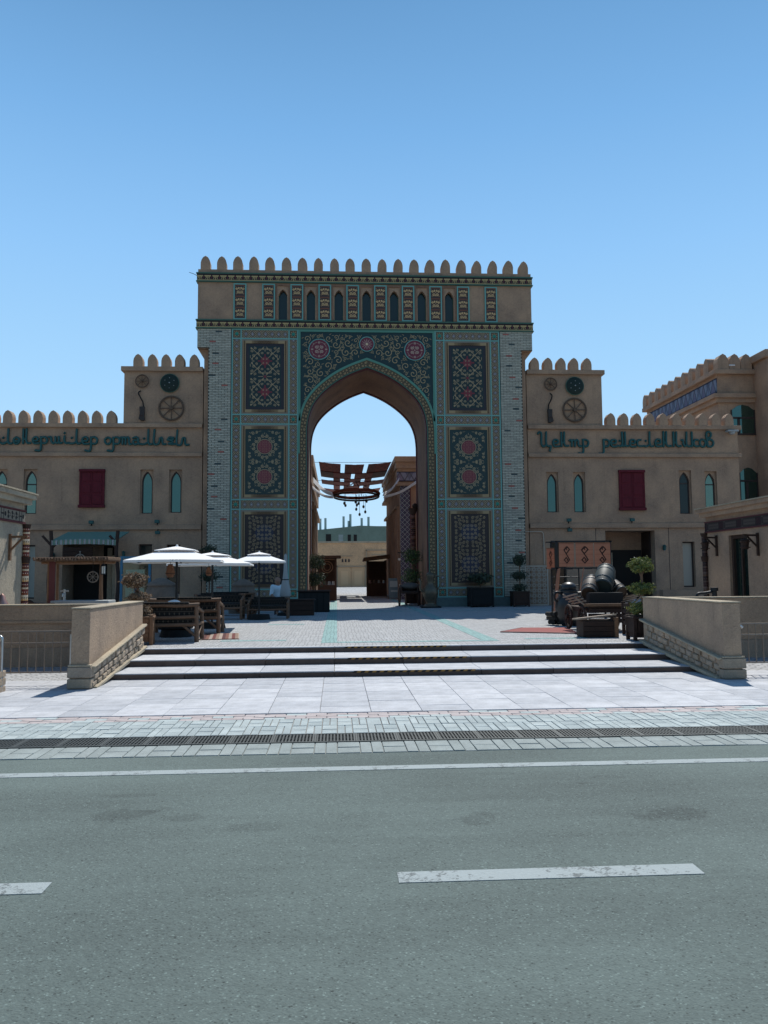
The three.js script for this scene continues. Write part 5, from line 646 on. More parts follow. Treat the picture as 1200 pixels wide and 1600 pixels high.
function crownMesh(balls, parent) { const pos = [], col = []; for (const b of balls) { const [p, c] = leafBall(...b); for (const v of p) pos.push(v); for (const v of c) col.push(v); } const g = new THREE.BufferGeometry(); g.setAttribute('position', new THREE.Float32BufferAttribute(pos, 3)); g.setAttribute('color', new THREE.Float32BufferAttribute(col, 3)); g.computeVertexNormals(); const m = new THREE.Mesh(g, leafMat); m.name = numbered('crown'); m.castShadow = m.receiveShadow = true; parent.add(m); return m; }
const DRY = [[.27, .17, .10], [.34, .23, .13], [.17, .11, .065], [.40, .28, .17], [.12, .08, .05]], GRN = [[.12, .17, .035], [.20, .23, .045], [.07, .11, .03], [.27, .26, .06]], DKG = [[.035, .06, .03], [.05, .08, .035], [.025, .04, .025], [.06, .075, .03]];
function planterBox(o, w, h, m, slats) { add('box', [bx(w, h - .1, w, 0, .06 + (h - .1) / 2, 0, { r: .01 })], m, o); for (const [sx, sz] of [[1, 1], [-1, 1], [1, -1], [-1, -1]]) add('corner_post', [bx(.07, h + .03, .07, sx * (w / 2), (h + .03) / 2, sz * (w / 2), { r: .008 })], m, o); for (let k = 0; k < slats; k++) { const y = .14 + (h - .18) * (k + .5) / slats; for (let f = 0; f < 4; f++) add('slat', [place(bx(w - .1, (h - .18) / slats - .015, .025, 0, 0, 0), [0, w / 2 + .012, 0, -w / 2 - .012][f], y, [w / 2 + .012, 0, -w / 2 - .012, 0][f], 0, f * Math.PI / 2)], m, o); } add('rim', [bx(w + .1, .04, w + .1, 0, h - .02, 0, { r: .008 })], m, o); add('soil', [bx(w - .02, .03, w - .02, 0, h + .012, 0)], M.soil, o); }
function topiary(label, x, z, w, h, balls, cols, wood, slats = 4, turn = 0, lean = 0) { const o = thing('potted_tree', label, 'potted tree', [x, P, z], turn); planterBox(o, w, h, wood, slats); const topB = balls[balls.length - 1]; add('trunk', [tube([[0, h - .02, 0], [.015 + lean * .4, (h + topB[1]) / 2, .01], [lean, topB[1], 0]], .026, 12, 7), bar([lean * .8, topB[1] - .25, 0], [lean + .09, topB[1], .05], .012), bar([lean * .8, topB[1] - .25, 0], [lean - .08, topB[1] + .04, -.04], .012)], M.log, o); crownMesh(balls.map(([n, y, rx, ry, s]) => [n, lean * clamp((y - h) / (topB[1] - h), 0, 1), y, 0, rx, ry, rx, s, cols]), o); return o; }
topiary('dried brown two ball potted tree in a slatted wooden box beside the left wall', -3.83, -16.25, .33, .56, [[900, .68, .20, .13, .05], [1500, .94, .25, .10, .055], [2600, 1.27, .25, .165, .055]], DRY, M.wood, 4, .12, -.19);
topiary('green two ball potted tree in a dark panelled box beside the right wall', 6.16, -15.95, .46, .47, [[1500, .63, .30, .15, .06], [2200, 1.03, .28, .13, .055], [2800, 1.50, .26, .165, .055]], GRN, M.woodDark, 1, -.05);
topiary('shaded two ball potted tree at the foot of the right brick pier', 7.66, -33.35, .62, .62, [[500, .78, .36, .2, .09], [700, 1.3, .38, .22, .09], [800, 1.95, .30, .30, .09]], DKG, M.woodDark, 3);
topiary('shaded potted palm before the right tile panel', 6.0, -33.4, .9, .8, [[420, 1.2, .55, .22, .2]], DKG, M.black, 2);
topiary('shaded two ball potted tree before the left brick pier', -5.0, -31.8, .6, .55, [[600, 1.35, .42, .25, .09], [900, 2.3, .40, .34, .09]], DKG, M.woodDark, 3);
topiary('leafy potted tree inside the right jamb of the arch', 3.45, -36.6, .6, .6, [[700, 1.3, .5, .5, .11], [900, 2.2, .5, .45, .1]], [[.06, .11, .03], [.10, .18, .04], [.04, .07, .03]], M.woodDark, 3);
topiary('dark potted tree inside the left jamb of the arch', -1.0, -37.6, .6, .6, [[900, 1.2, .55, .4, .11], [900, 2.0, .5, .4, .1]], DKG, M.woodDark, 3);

// ------------------------------------------------------------------ terrace at left
function umbrella(label, x, z, rim, top_, w, turn) {
  const o = thing('parasol', label, 'parasol', [x, P, z], turn); const h = w / 2;
  const pyr = (a, y0, y1, b, drop) => { const pos = [], seg = 8, pts = [[a, y0 - drop], [a, y0], [b, y1]]; for (let f = 0; f < 4; f++) { const P3 = (t, r, y, sg) => { const e = lerp(-1, 1, t); const v = [[e * r, y - sg * (1 - e * e), r], [r, y - sg * (1 - e * e), -e * r], [-e * r, y - sg * (1 - e * e), -r], [-r, y - sg * (1 - e * e), e * r]][f]; return v; }; for (let k = 0; k < seg; k++) for (let j = 0; j < 2; j++) { const [r0, ya] = pts[j], [r1, yb] = pts[j + 1], s0 = j < 2 ? -.012 : 0, A = P3(k / seg, r0, ya, s0), B = P3((k + 1) / seg, r0, ya, s0), Cc = P3((k + 1) / seg, r1, yb, 0), Dd = P3(k / seg, r1, yb, 0); pos.push(...A, ...B, ...Cc, ...A, ...Cc, ...Dd); } } const g = new THREE.BufferGeometry(); g.setAttribute('position', new THREE.Float32BufferAttribute(pos, 3)); g.computeVertexNormals(); return fin(g); };
  const cv = M.canvasWhite.clone(); cv.side = THREE.DoubleSide; const ct = M.canvasTan.clone(); ct.side = THREE.DoubleSide;
  add('canopy', [pyr(h, rim, rim + (top_ - rim) * .62, h * .36, .05)], cv, o); add('vent_band', [pyr(h * .34, rim + (top_ - rim) * .60, rim + (top_ - rim) * .72, h * .34, .0)], ct, o); add('vent_cap', [pyr(h * .44, rim + (top_ - rim) * .70, top_, .015, .02)], cv, o);
  add('pole', [cyl(.028, .028, top_ - .02, 0, (top_ - .02) / 2, 0)], M.iron, o); add('base', [cyl(.32, .36, .16, 0, .08, 0, { n: 20 })], M.black, o); for (let k = 0; k < 8; k++) { const a = k * Math.PI / 4 + Math.PI / 4, r = k % 2 ? h * 1.0 : h * 1.38; add('rib', [beam([0, top_ - .12, 0], [Math.cos(a) * r, rim - .02, Math.sin(a) * r], .02, .018)], M.woodDark, o); } add('finial', [sph(.03, 0, top_ + .01, 0)], M.canvasWhite, o); return o;
}
umbrella('white square parasol nearest the steps over the log benches', -3.6, -18.3, 1.69, 2.02, 2.02, .10); umbrella('white square parasol in the middle of the three', -3.25, -21.2, 1.66, 1.97, 2.05, .06); umbrella('white square parasol farthest back, half in the tower shade', -2.42, -25.2, 1.79, 2.09, 1.62, .08);
{ const o = thing('closed_parasol', 'closed grey parasol standing before the left tile panel', 'parasol', [-1.75, P, -27.5]); add('canopy', [lathe([[.0, 2.12], [.05, 2.05], [.07, 1.5], [.10, 1.25], [.17, .9], [.2, .68], [.12, .62], [.03, .62]], 0, 0, 0, 9)], M.grey, o); add('pole', [cyl(.025, .025, 2.1, 0, 1.05, 0)], M.iron, o); add('base', [cyl(.25, .28, .1, 0, .05, 0)], M.black, o); add('tie', [tor(.105, .018, 0, 1.22, 0, { rx: Math.PI / 2 })], M.black, o); }
const wl = (label, x, y, z, r) => { const o = thing('wicker_lantern', label, 'lantern', [x, y, z], 0, 'wicker lanterns under the parasols'); add('shade', [lathe([[r * .45, .13], [r * .8, .02], [r, -.06], [r * .55, -.14]].map(([a, b]) => [a, b * r / .1]).reverse(), 0, 0, 0, 10)], M.wicker, o); add('hoop', [tor(r * .98, .008, 0, -.06 * r / .1, 0, { rx: Math.PI / 2, n: 18 }), tor(r * .5, .008, 0, .13 * r / .1, 0, { rx: Math.PI / 2, n: 14 })], M.woodDark, o); add('cord', [bar([0, .1, 0], [0, .30, 0], .006)], M.black, o); };
wl('orange wicker lantern hanging under the nearest parasol', -3.66, 1.80, -17.9, .105); wl('orange wicker lantern hanging under the middle parasol', -3.28, 1.80, -20.8, .085);
// log benches
function bench(w) {
  const o = thing('log_bench', 'x', 'bench', [0, P, 0], 0, 'log benches with woven covers'), h = w / 2; const jit = () => rr(-.012, .012);
  for (const sx of [-1, 1]) { add('leg', [bar([sx * h, 0, -.32], [sx * h + jit(), .76, -.36], .048, { r1: .04 })], M.log, o); add('leg', [bar([sx * h, 0, .32], [sx * h + jit(), .58, .33], .045, { r1: .04 })], M.log, o); add('armrest', [bar([sx * h, .72, -.40], [sx * h, .58, .40], .036)], M.log, o); add('brace', [bar([sx * h, .36, .3], [sx * h, .08, -.28], .028), bar([sx * h, .1, -.34], [sx * (h - .3), .36, -.34], .028)], M.log, o); add('side_rail', [bar([sx * h, .36, -.36], [sx * h, .36, .36], .038)], M.log, o); }
  add('top_rail', [tube([[-h - .06, .76, -.37], [-h / 2, .745, -.37], [0, .755, -.37], [h / 2, .74, -.37], [h + .06, .76, -.37]], .042, 16, 8)], M.log, o); add('back_rail', [tube([[-h, .52, -.36], [0, .50, -.36], [h, .52, -.36]], .036, 12, 8)], M.log, o); for (const z of [-.35, .33]) add('seat_rail', [tube([[-h, .36, z], [0, .348, z], [h, .36, z]], .04, 12, 8)], M.log, o);
  add('seat_cushion', [bx(w - .1, .13, .64, 0, .45, .0, { r: .05 })], M.ikat, o); add('back_cover', [bx(w - .14, .34, .07, 0, .60, -.28, { rx: -.08, r: .03 }), bx(w - .3, .05, .12, 0, .795, -.36, { r: .02 })], M.ikat, o);
  return o;
}
const b0 = bench(1.5); b0.userData.label = 'log bench nearest the left wall with its back to the steps'; b0.position.set(-3.62, P, -17.05); b0.rotation.y = Math.PI;
copyOf(b0, 'log bench facing the steps across the table under the nearest parasol', [-3.55, P, -19.35], 0, 1.05); copyOf(b0, 'log bench on the left of the pair in the tower shadow edge', [-3.72, P, -25.5], Math.PI, 1.0); copyOf(b0, 'log bench on the right of the pair in the tower shadow edge', [-2.17, P, -25.7], Math.PI, .82); copyOf(b0, 'log bench in shade behind the pair, before the domed oven', [-3.6, P, -28.0], 0, 1.0);
{ const t = thing('garden_table', 'low wooden table on a dark drum foot between the log benches', 'table', [-3.6, P, -18.3]); add('top', [bl(-.55, -.04, .40, .44, -.38, .38, { r: .01 }), bl(.04, .55, .40, .44, -.38, .38, { r: .01 })], M.woodGrey, t); add('foot', [bx(.7, .16, .5, 0, .25, 0, { r: .03 })], M.black, t); }
const pil = (label, x, y, z, m, sx = 1) => { const o = tag(add('cushion', [sph(.2, 0, 0, 0, sx, .62, .5, 14)], m), label, 'cushion'); o.position.set(x, y, z); o.rotation.set(-.3, .1, .1); };
pil('round white cushion on the log bench under the nearest parasol', -3.42, P + .73, -17.12, M.canvasWhite, .9); pil('dark green cushion on the facing log bench', -3.12, P + .70, -19.2, M.pillowGreen, 1.1);
{ const r = thing('striped_rug', 'small striped woven rug on the plaza beside the log benches', 'rug', [-2.6, P, -18.1]); add('cloth', [bx(.85, .012, 1.7, 0, .012, 0, { ry: .12 })], M.rugStripe, r); const f = []; for (let k = 0; k < 22; k++) f.push(bx(.008, .004, .05, -.4 + k * .038, .008, .88, {})); add('fringe', f.map((g) => place(g, 0, 0, 0, 0, .12, 0)), M.canvasTan, r); }
// clay ovens
const oven = (label, x, z, w, h) => { const o = thing('clay_oven', label, 'oven', [x, P, z], 0, 'domed clay ovens'); add('dome', [lathe([[w * .5, 0], [w * .52, h * .25], [w * .47, h * .55], [w * .36, h * .82], [w * .3, h * .86]], 0, 0, 0, 24)], M.clay, o); add('cap', [lathe([[w * .40, h * .82], [w * .38, h * .88], [w * .14, h * 1.0], [0, h * 1.03]], 0, 0, 0, 20)], M.clay, o); add('mouth', [place(fin(new THREE.CylinderGeometry(w * .17, w * .17, .12, 18)), -w * .05, h * .24, w * .49, Math.PI / 2), tor(w * .18, .03, -w * .05, h * .24, w * .53)], M.dark, o); };
oven('large domed clay oven by the blue framed glass door', -5.85, -27.2, 1.2, 1.28); oven('smaller domed clay oven before the left tile panel', -3.42, -29.6, 1.05, 1.22);
{ const o = thing('glass_partition', 'blue framed glass partition beside the dried potted tree', 'glass partition', [-6.95, P, -28.2]); add('frame', [bl(-.52, -.44, 0, 2.06, -.04, .04), bl(.44, .52, 0, 2.06, -.04, .04), bl(-.44, .44, 1.98, 2.06, -.04, .04), bl(-.44, .44, 0, .1, -.04, .04), bl(-.03, .03, .1, 1.0, -.03, .03)], M.blue, o); add('pane', [bl(-.44, .44, .1, 1.98, -.006, .006)], new THREE.MeshPhysicalMaterial({ color: C(.8, .9, .88), roughness: .06, transmission: 1, thickness: 0 }), o); add('poster', [bl(-.34, .30, .55, 1.6, -.03, -.01)], mat([.40, .42, .36], .7), o); }
{ // thatched well-house
  const o = thing('thatched_pergola', 'small log pergola with a flat thatched roof before the left shop', 'pergola', [-7.1, P, -22.4]); for (const [x, z] of [[-.62, .35], [.78, .35], [-.68, -.5], [.5, -.5]]) add('post', [bar([x, 0, z], [x + rr(-.03, .03), 1.78, z], .05, { r1: .04 })], M.wood, o); add('roof', [bx(1.9, .11, 1.3, .05, 1.83, -.05, { r: .03, rz: .005 })], M.thatch, o); for (let k = 0; k < 26; k++) add('reed_bundle', [bar([-.95 + k * .078, 1.85 + rr(-.03, .02), .60], [-.92 + k * .078 + rr(-.02, .02), 1.80 + rr(-.04, .03), .64], .03, { n: 5 })], M.thatch, o); for (const z of [.35, -.5]) add('beam', [bar([-.82, 1.74, z], [.9, 1.76, z], .045)], M.wood, o);
  const st = thing('hanging_strap', 'dark red woven strap hanging on the left of the pergola', 'strap', [-7.62, P + 1.8, -22.0]); add('strap', [bx(.16, 1.15, .03, 0, -.58, 0)], M.maroon, st); add('tassel', [cyl(.05, .09, .16, 0, -1.2, 0, { n: 8 })], M.maroon, st); 
  const w1 = thing('hanging_pulley', 'small wheel and pulley hanging on the right side of the pergola', 'wheel', [-6.55, P + 1.35, -22.0]); add('rim', [tor(.14, .016, 0, 0, 0)], M.railing, w1); for (let k = 0; k < 4; k++) { const a = k * Math.PI / 4; add('spoke', [bar([Math.cos(a) * .16, Math.sin(a) * .16, 0], [-Math.cos(a) * .16, -Math.sin(a) * .16, 0], .008)], M.railing, w1); } add('cord', [bar([0, .16, 0], [0, .45, 0], .008)], M.black, w1);
  const ln = thing('glass_lantern', 'glass lantern hanging beside the pergola on its right', 'lantern', [-6.25, P + 1.55, -21.9]); add('cage', [cyl(.07, .07, .02, 0, -.13, 0, { n: 6 }), cyl(.02, .08, .07, 0, .12, 0, { n: 6 }), ...[0, 1, 2, 3, 4, 5].map((k) => bar([Math.cos(k * 1.047) * .065, -.12, Math.sin(k * 1.047) * .065], [Math.cos(k * 1.047) * .065, .09, Math.sin(k * 1.047) * .065], .008, { n: 5 }))], M.iron, ln); add('glass', [cyl(.055, .055, .2, 0, -.015, 0, { n: 6 })], M.lampGlass, ln); add('cord', [bar([0, .15, 0], [0, .32, 0], .006)], M.black, ln);
  const tp = thing('standpipe', 'pale metal standpipe tap under the pergola', 'standpipe', [-7.35, P, -22.2]); add('pipe', [cyl(.03, .04, 1.02, 0, .51, 0)], M.steel, tp); add('handle', [bar([-.11, .98, 0], [.11, .98, 0], .022)], M.steel, tp); add('spout', [tube([[0, .9, 0], [.0, .9, .12], [0, .82, .15]], .022, 8, 6)], M.steel, tp);
  const tr = thing('stone_trough', 'pale stone trough slab under the pergola', 'trough', [-6.75, P, -21.9]); add('slab', [bx(1.5, .14, .7, 0, .66, 0, { r: .02 })], M.grey, tr); add('pedestal', [bx(1.2, .6, .5, 0, .3, 0, { r: .02 })], M.concrete, tr);
  const bt = thing('wooden_yoke', 'dark carved wooden yoke leaning beside the trough', 'yoke', [-7.5, P, -21.2]); add('beam', [tube([[-.5, .74, 0], [-.3, .66, 0], [.1, .64, .05], [.45, .58, .1], [.62, .50, .1]], .05, 20, 8)], M.woodDark, bt); add('bow', [tor(.14, .02, -.42, .62, 0), tor(.12, .02, .2, .55, .05)], M.iron, bt); add('stand', [bx(.9, .5, .3, 0, .25, -.1)], M.black, bt);
}
{ // awning on log posts over the shop
  const o = thing('shop_awning', 'faded teal fringed awning on forked log posts over the left shop', 'awning', [-10.0, P + .14, -32.6]); const pos = [], n = 12; for (let k = 0; k < n; k++) { const x0 = -1.25 + k * 2.5 / n, x1 = x0 + 2.5 / n, s = (x) => .05 * Math.cos(x * 1.2) ; const A = [x0, 2.66 + s(x0), .35], B = [x1, 2.66 + s(x1), .35], Cc = [x1 + .12, 3.10, -1.3], Dd = [x0 + .12, 3.10, -1.3]; pos.push(...A, ...B, ...Cc, ...A, ...Cc, ...Dd); const t = [0, -.03, 0], q = (p) => p.map((v, i) => v + t[i]); pos.push(...q(A), ...q(Cc), ...q(B), ...q(A), ...q(Dd), ...q(Cc)); } const g = new THREE.BufferGeometry(); g.setAttribute('position', new THREE.Float32BufferAttribute(pos, 3)); g.computeVertexNormals(); add('cloth', [fin(g)], M.awning, o); for (let k = 0; k < 28; k++) add('fringe_strip', [bx(.07, .20 + rr(-.02, .02), .012, -1.22 + k * .091, 2.57 + .05 * Math.cos((-1.22 + k * .091) * 1.2), .36)], k % 2 ? M.awning : M.grey, o);
  for (const [x, l] of [[-1.28, -1], [1.32, 1]]) { add('post', [tube([[x, 0, .3], [x + .05 * l, 1.2, .3], [x - .05 * l, 2.2, .3], [x, 3.05, .3]], .075, 14, 8)], M.woodDark, o); add('fork', [bar([x, 2.5, .3], [x - .32, 2.85, .3], .05), bar([x, 2.3, .3], [x - l * .3, 2.62, .3], .045)], M.woodDark, o); }
  const sg = thing('shop_board', 'dark plank shop board with a pale tent emblem under the awning', 'sign', [-10.85, 2.25, WZ + .05]); for (let k = 0; k < 4; k++) add('plank', [bx(1.22, .165, .04, 0, .09 + k * .172, 0, { r: .006 })], M.woodDark, sg); const em = mat([.45, .40, .34], .6); add('emblem', [place(fin(new THREE.TorusGeometry(.2, .018, 6, 20, Math.PI)), .1, .2, .03), bar([-.12, .2, .03], [.32, .2, .03], .014), bar([.0, .22, .03], [.1, .38, .03], .014), bar([.2, .22, .03], [.1, .38, .03], .014), sph(.035, .1, .5, .03), bar([.1, .4, .03], [.1, .5, .03], .012), bx(.72, .04, .02, .1, .10, .03)], em, sg);
}
{ // planters and counter in the shade by the arch
  const o = thing('service_counter', 'dark timber counter in the shade left of the arch', 'counter', [-.85, P, -30.2]); add('body', [bx(1.15, .75, .6, 0, .375, 0, { r: .02 })], M.black, o); for (let k = 0; k < 5; k++) add('plank', [bx(.2, .66, .03, -.46 + k * .23, .37, .31)], M.dark, o); add('top', [bx(1.25, .05, .7, 0, .78, 0, { r: .01 })], M.woodDark, o);
  const r = thing('red_box', 'small dark red wooden box at the left foot of the arch', 'box', [-.6, P, -33.2]); add('body', [bx(.36, .5, .36, 0, .27, 0, { r: .02 })], mat([.14, .03, .03], .6), r); add('lid', [bx(.4, .05, .4, 0, .54, 0, { r: .01 })], M.maroon, r); for (const [x, z] of [[-1, -1], [1, 1], [-1, 1], [1, -1]]) add('foot', [bx(.05, .04, .05, x * .14, .01, z * .14)], M.black, r);
  const bl2 = thing('low_chest', 'dark plank chest standing before the counter', 'chest', [-1.25, P, -27.6]); add('body', [bx(.95, .5, .5, 0, .25, 0, { r: .02 })], M.dark, bl2); for (let k = 0; k < 3; k++) add('plank', [bx(.93, .14, .02, 0, .09 + k * .16, .26)], M.woodDark, bl2); add('lid', [bx(1.0, .05, .55, 0, .53, 0, { r: .01 })], M.woodDark, bl2);
  const v = thing('bronze_pitcher', 'tall ornate bronze pitcher at the right foot of the arch', 'pitcher', [3.86, P, -33.1]); add('body', [lathe([[.0, 0], [.32, 0], [.34, .05], [.24, .12], [.16, .2], [.26, .36], [.33, .58], [.30, .76], [.17, .92], [.13, 1.02], [.15, 1.2], [.2, 1.34], [.14, 1.4], [.05, 1.46], [.0, 1.5]], 0, 0, 0, 24)], mat([.15, .125, .085], .45, { metalness: .5, map: rep(graniteTex, .3) }), v); add('handle', [tube([[.15, 1.3, 0], [.38, 1.28, 0], [.42, 1.0, 0], [.30, .72, 0]], .03, 16, 7)], mat([.15, .125, .085], .45, { metalness: .5 }), v); add('spout', [tube([[-.28, .6, 0], [-.42, .8, 0], [-.40, 1.05, 0], [-.48, 1.2, 0]], .04, 16, 7)], mat([.15, .125, .085], .45, { metalness: .5 }), v); add('plinth', [bx(.8, .12, .8, 0, -.0, 0)], M.black, v);
  const c = thing('hand_cart', 'dark wooden hand cart under the right side of the arch', 'cart', [3.15, P, -35.2]); add('bed', [bx(.75, .08, 1.1, 0, .66, 0, { rx: .12 }), bx(.05, .22, 1.1, -.36, .78, 0, { rx: .12 }), bx(.05, .22, 1.1, .36, .78, 0, { rx: .12 })], M.woodDark, c); for (const s of [-1, 1]) { const w = sub('wheel', c); add('rim', [tor(.38, .035, s * .42, .4, .05, { ry: Math.PI / 2, n: 28 })], M.woodDark, w); for (let k = 0; k < 5; k++) { const a = k * Math.PI / 5; add('spoke', [bar([s * .42, .4 + Math.cos(a) * .37, .05 + Math.sin(a) * .37], [s * .42, .4 - Math.cos(a) * .37, .05 - Math.sin(a) * .37], .016, { n: 5 })], M.woodDark, w); } } add('cover', [sph(.36, .08, .84, -.15, 1.25, .5, 1.5, 14)], mat([.12, .10, .085], .95), c); add('shaft', [bar([-.3, .62, -.5], [-.3, .3, -1.2], .03), bar([.3, .62, -.5], [.3, .3, -1.2], .03)], M.woodDark, c);
}

// ------------------------------------------------------------------ terrace at right
{
  const o = thing('textile_rack', 'black metal frame hung with three orange textiles with hooked motifs', 'rack', [7.5, P, -24.5]); const bars = []; for (const x of [-.78, .9]) for (const z of [-.3, .3]) add('upright', [beam([x, 0, z], [x, 2.36, z], .05, .05)], M.iron, o); for (const z of [-.3, .3]) for (const y of [1.52, 2.34]) add('crossbar', [beam([-.95, y, z], [.95, y, z], .04, .05)], M.iron, o); for (const x of [-.78, -.3, .3, .9]) add('crossbar', [beam([x, 1.5, -.3], [x, 1.5, .3], .035, .035)], M.iron, o); for (const y of [.75, 1.0, 1.25]) add('rung', [bar([-.95, y, .3], [-.1, y, .3], .016)], M.iron, o); add('upright', [beam([-.1, 0, .3], [-.1, 1.5, .3], .03, .03)], M.iron, o);
  const cloth = (label, x, w, y0, y1, z, skew) => { const c = thing('hanging_textile', label, 'textile', [7.5 + x, P + y1, -24.5 + z]); const g = fin(new THREE.BoxGeometry(w, y1 - y0, .016, 6, 8, 1)), p = g.attributes.position; for (let i = 0; i < p.count; i++) { const u = p.getX(i) / w + .5, v = p.getY(i) / (y1 - y0) + .5; g.attributes.uv.setXY(i, u, v); p.setZ(i, p.getZ(i) + Math.sin(u * 9 + x) * .012 * (1.2 - v)); p.setX(i, p.getX(i) + skew * (1 - v)); p.setY(i, p.getY(i) - (y1 - y0) / 2); } g.computeVertexNormals(); add('cloth', [g], tex(hookTex, [.92, .86, .80], .95), c); add('hem', [bx(w + .01, .03, .024, 0, -.01, 0)], M.wicker, c); };
  cloth('left of the three hooked orange textiles on the frame', -.48, .46, 1.56, 2.30, .34, 0); cloth('middle of the three hooked orange textiles on the frame', .08, .54, 1.56, 2.30, .34, 0); cloth('right of the three hooked orange textiles on the frame', .64, .50, 1.56, 2.30, .34, 0); cloth('narrow orange textile at the frame back left corner', -.86, .24, 1.5, 2.15, -.1, 0); 
  const band = (label, x, dx) => { const c = thing('hanging_band', label, 'textile', [7.5 + x, P + 1.5, -24.1]); add('cloth', [beam([0, 0, 0], [dx, -1.35, .25], .22, .02)], tex(hookTex, [.80, .70, .62], .95), c); add('tassel', [cyl(.03, .06, .12, dx, -1.38, .25, { n: 6 })], M.wicker, c); }; band('long orange woven band slanting down at the left of the frame', -.75, -.22); band('long orange woven band slanting down in the middle of the frame', .02, -.32);
  // lattice screen
  const s = thing('lattice_screen', 'pale pierced star lattice screen beside the right brick pier', 'screen', [8.54, P + .02, -33.95]); const W = 1.0, H = 1.70, lat = []; add('frame', [bl(-W / 2, W / 2, 0, .05, -.02, .03), bl(-W / 2, W / 2, H - .05, H, -.02, .03), bl(-W / 2, -W / 2 + .05, .05, H - .05, -.02, .03), bl(W / 2 - .05, W / 2, .05, H - .05, -.02, .03)], mat([.42, .38, .31], .7), s); const cs = .225; for (let j = 0; j < 7; j++) for (let i = 0; i < 4; i++) { const cx = -W / 2 + .05 + cs * (i + .5), cy = .07 + cs * (j + .5); for (let k = 0; k < 8; k++) { const a = k * Math.PI / 4 + Math.PI / 8, b = a + Math.PI / 4 * 3, r = cs * .5; lat.push(beam([cx + Math.cos(a) * r, cy + Math.sin(a) * r, 0], [cx + Math.cos(b) * r, cy + Math.sin(b) * r, .004 * (k % 2)], .016, .022)); } } add('lattice', lat, mat([.42, .38, .31], .7), s);
  // cart loaded with barrels
  const c = thing('loaded_wagon', 'dark wooden wagon carrying barrels, with slatted side racks', 'wagon', [6.25, P, -18.9]); add('bed', [bx(1.0, .12, 1.5, 0, .5, 0, { r: .02 })], M.woodDark, c); for (let k = 0; k < 4; k++) add('front_board', [bx(1.0, .1, .05, 0, .26 + k * .115, .74, { r: .008 })], M.woodDark, c); for (const sx of [-1, 1]) { for (const z of [-.55, .55]) { const w = sub('wheel', c); add('rim', [tor(.27, .035, sx * .58, .30, z, { ry: Math.PI / 2, n: 24 })], M.woodDark, w); for (let k = 0; k < 4; k++) { const a = k * Math.PI / 4; add('spoke', [bar([sx * .58, .3 + Math.cos(a) * .26, z + Math.sin(a) * .26], [sx * .58, .3 - Math.cos(a) * .26, z - Math.sin(a) * .26], .018, { n: 5 })], M.woodDark, w); } add('hub', [cyl(.06, .06, .14, sx * .58, .3, z, { rz: Math.PI / 2 })], M.woodDark, w); }
    const rk = sub('side_rack', c); for (let k = 0; k < 4; k++) add('slat', [bx(.055, .03, 1.05, sx * (.56 + k * .065), .66 + k * .055, .2, { rx: -.10 })], M.woodGrey, rk); add('slat', [bx(.34, .03, .05, sx * .66, .70, .66, { rz: sx * .68 }), bx(.34, .03, .05, sx * .66, .74, -.25, { rz: sx * .68 })], M.woodGrey, rk); }
  add('cargo_box', [bx(.8, .34, .9, 0, .73, .1, { r: .02 })], M.dark, c); add('cross_beam', [bx(1.2, .06, .07, 0, .62, .78)], M.wood, c);
  const barrel = (label, x, y, z, r, L, rx, rz, m) => { const b = thing('barrel', label, 'barrel', [x, y, z], 0, undefined); b.rotation.set(rx, 0, rz); add('staves', [lathe([[0, -L / 2 + .03], [r * .8, -L / 2 + .03], [r * .84, -L / 2], [r * .96, -L * .22], [r, 0], [r * .96, L * .22], [r * .84, L / 2], [r * .8, L / 2 - .03], [0, L / 2 - .03]], 0, 0, 0, 20)], m, b); for (const t of [-.44, -.22, .22, .44]) add('hoop', [tor(r * (1.01 - Math.abs(t) * .30), .014, 0, t * L, 0, { rx: Math.PI / 2, n: 24 })], M.band, b); };
  barrel('largest barrel lying on top of the wagon load, blue grey', 6.42, P + 1.22, -18.95, .24, .74, -.92, -.40, M.barrelBlue); barrel('brown barrel lying on the left of the wagon load', 6.02, P + 1.02, -18.8, .20, .62, -.98, -.38, M.barrel); barrel('small dark barrel lying on the right of the wagon load', 6.74, P + 1.0, -19.1, .17, .55, -1.1, .25, M.barrel);
  const j = thing('clay_jar', 'big black lidded jar standing left of the wagon', 'jar', [6.02, P, -20.6]); add('body', [lathe([[0, 0], [.18, 0], [.24, .06], [.33, .25], [.36, .48], [.33, .68], [.22, .82], [.2, .88], [.24, .93], [.0, .94]], 0, 0, 0, 24)], M.jar, j); add('lid', [sph(.21, 0, .98, 0, 1, .72, 1, 16)], M.jar, j); add('handle', [tube([[-.2, .84, .05], [-.36, .86, .06], [-.40, .72, .06], [-.34, .62, .05]], .035, 14, 7), tube([[.2, .84, .05], [.34, .84, .06], [.36, .72, .06], [.33, .62, .05]], .035, 14, 7)], M.jar, j);
  const jb = thing('firewood_pile', 'dark split logs stacked around the foot of the black jar', 'log pile', [5.78, P, -20.9]); for (let k = 0; k < 9; k++) add('log', [bar([rr(-.25, .1), .07 + (k % 3) * .11, rr(-.3, -.1)], [rr(-.2, .15), .08 + (k % 3) * .11, rr(.15, .35)], .06, { n: 7 })], M.dark, jb);
  const ch = thing('wooden_chest', 'brown plank chest with a slanting open lid before the wagon', 'chest', [5.48, P, -16.85]); for (let k = 0; k < 3; k++) add('plank', [bx(.68, .105, .03, 0, .07 + k * .11, .24, { r: .006 })], M.woodDark, ch); add('body', [bx(.68, .33, .46, 0, .185, 0)], M.woodDark, ch); add('corner_post', [bx(.09, .42, .09, .37, .21, .22, { r: .01 })], M.wood, ch); add('lid', [bx(.84, .035, .42, -.03, .42, .02, { rz: .10, rx: -.06, r: .01 })], M.woodGrey, ch); for (const x of [-.3, .3]) add('foot', [bx(.07, .05, .4, x, .01, 0)], M.black, ch);
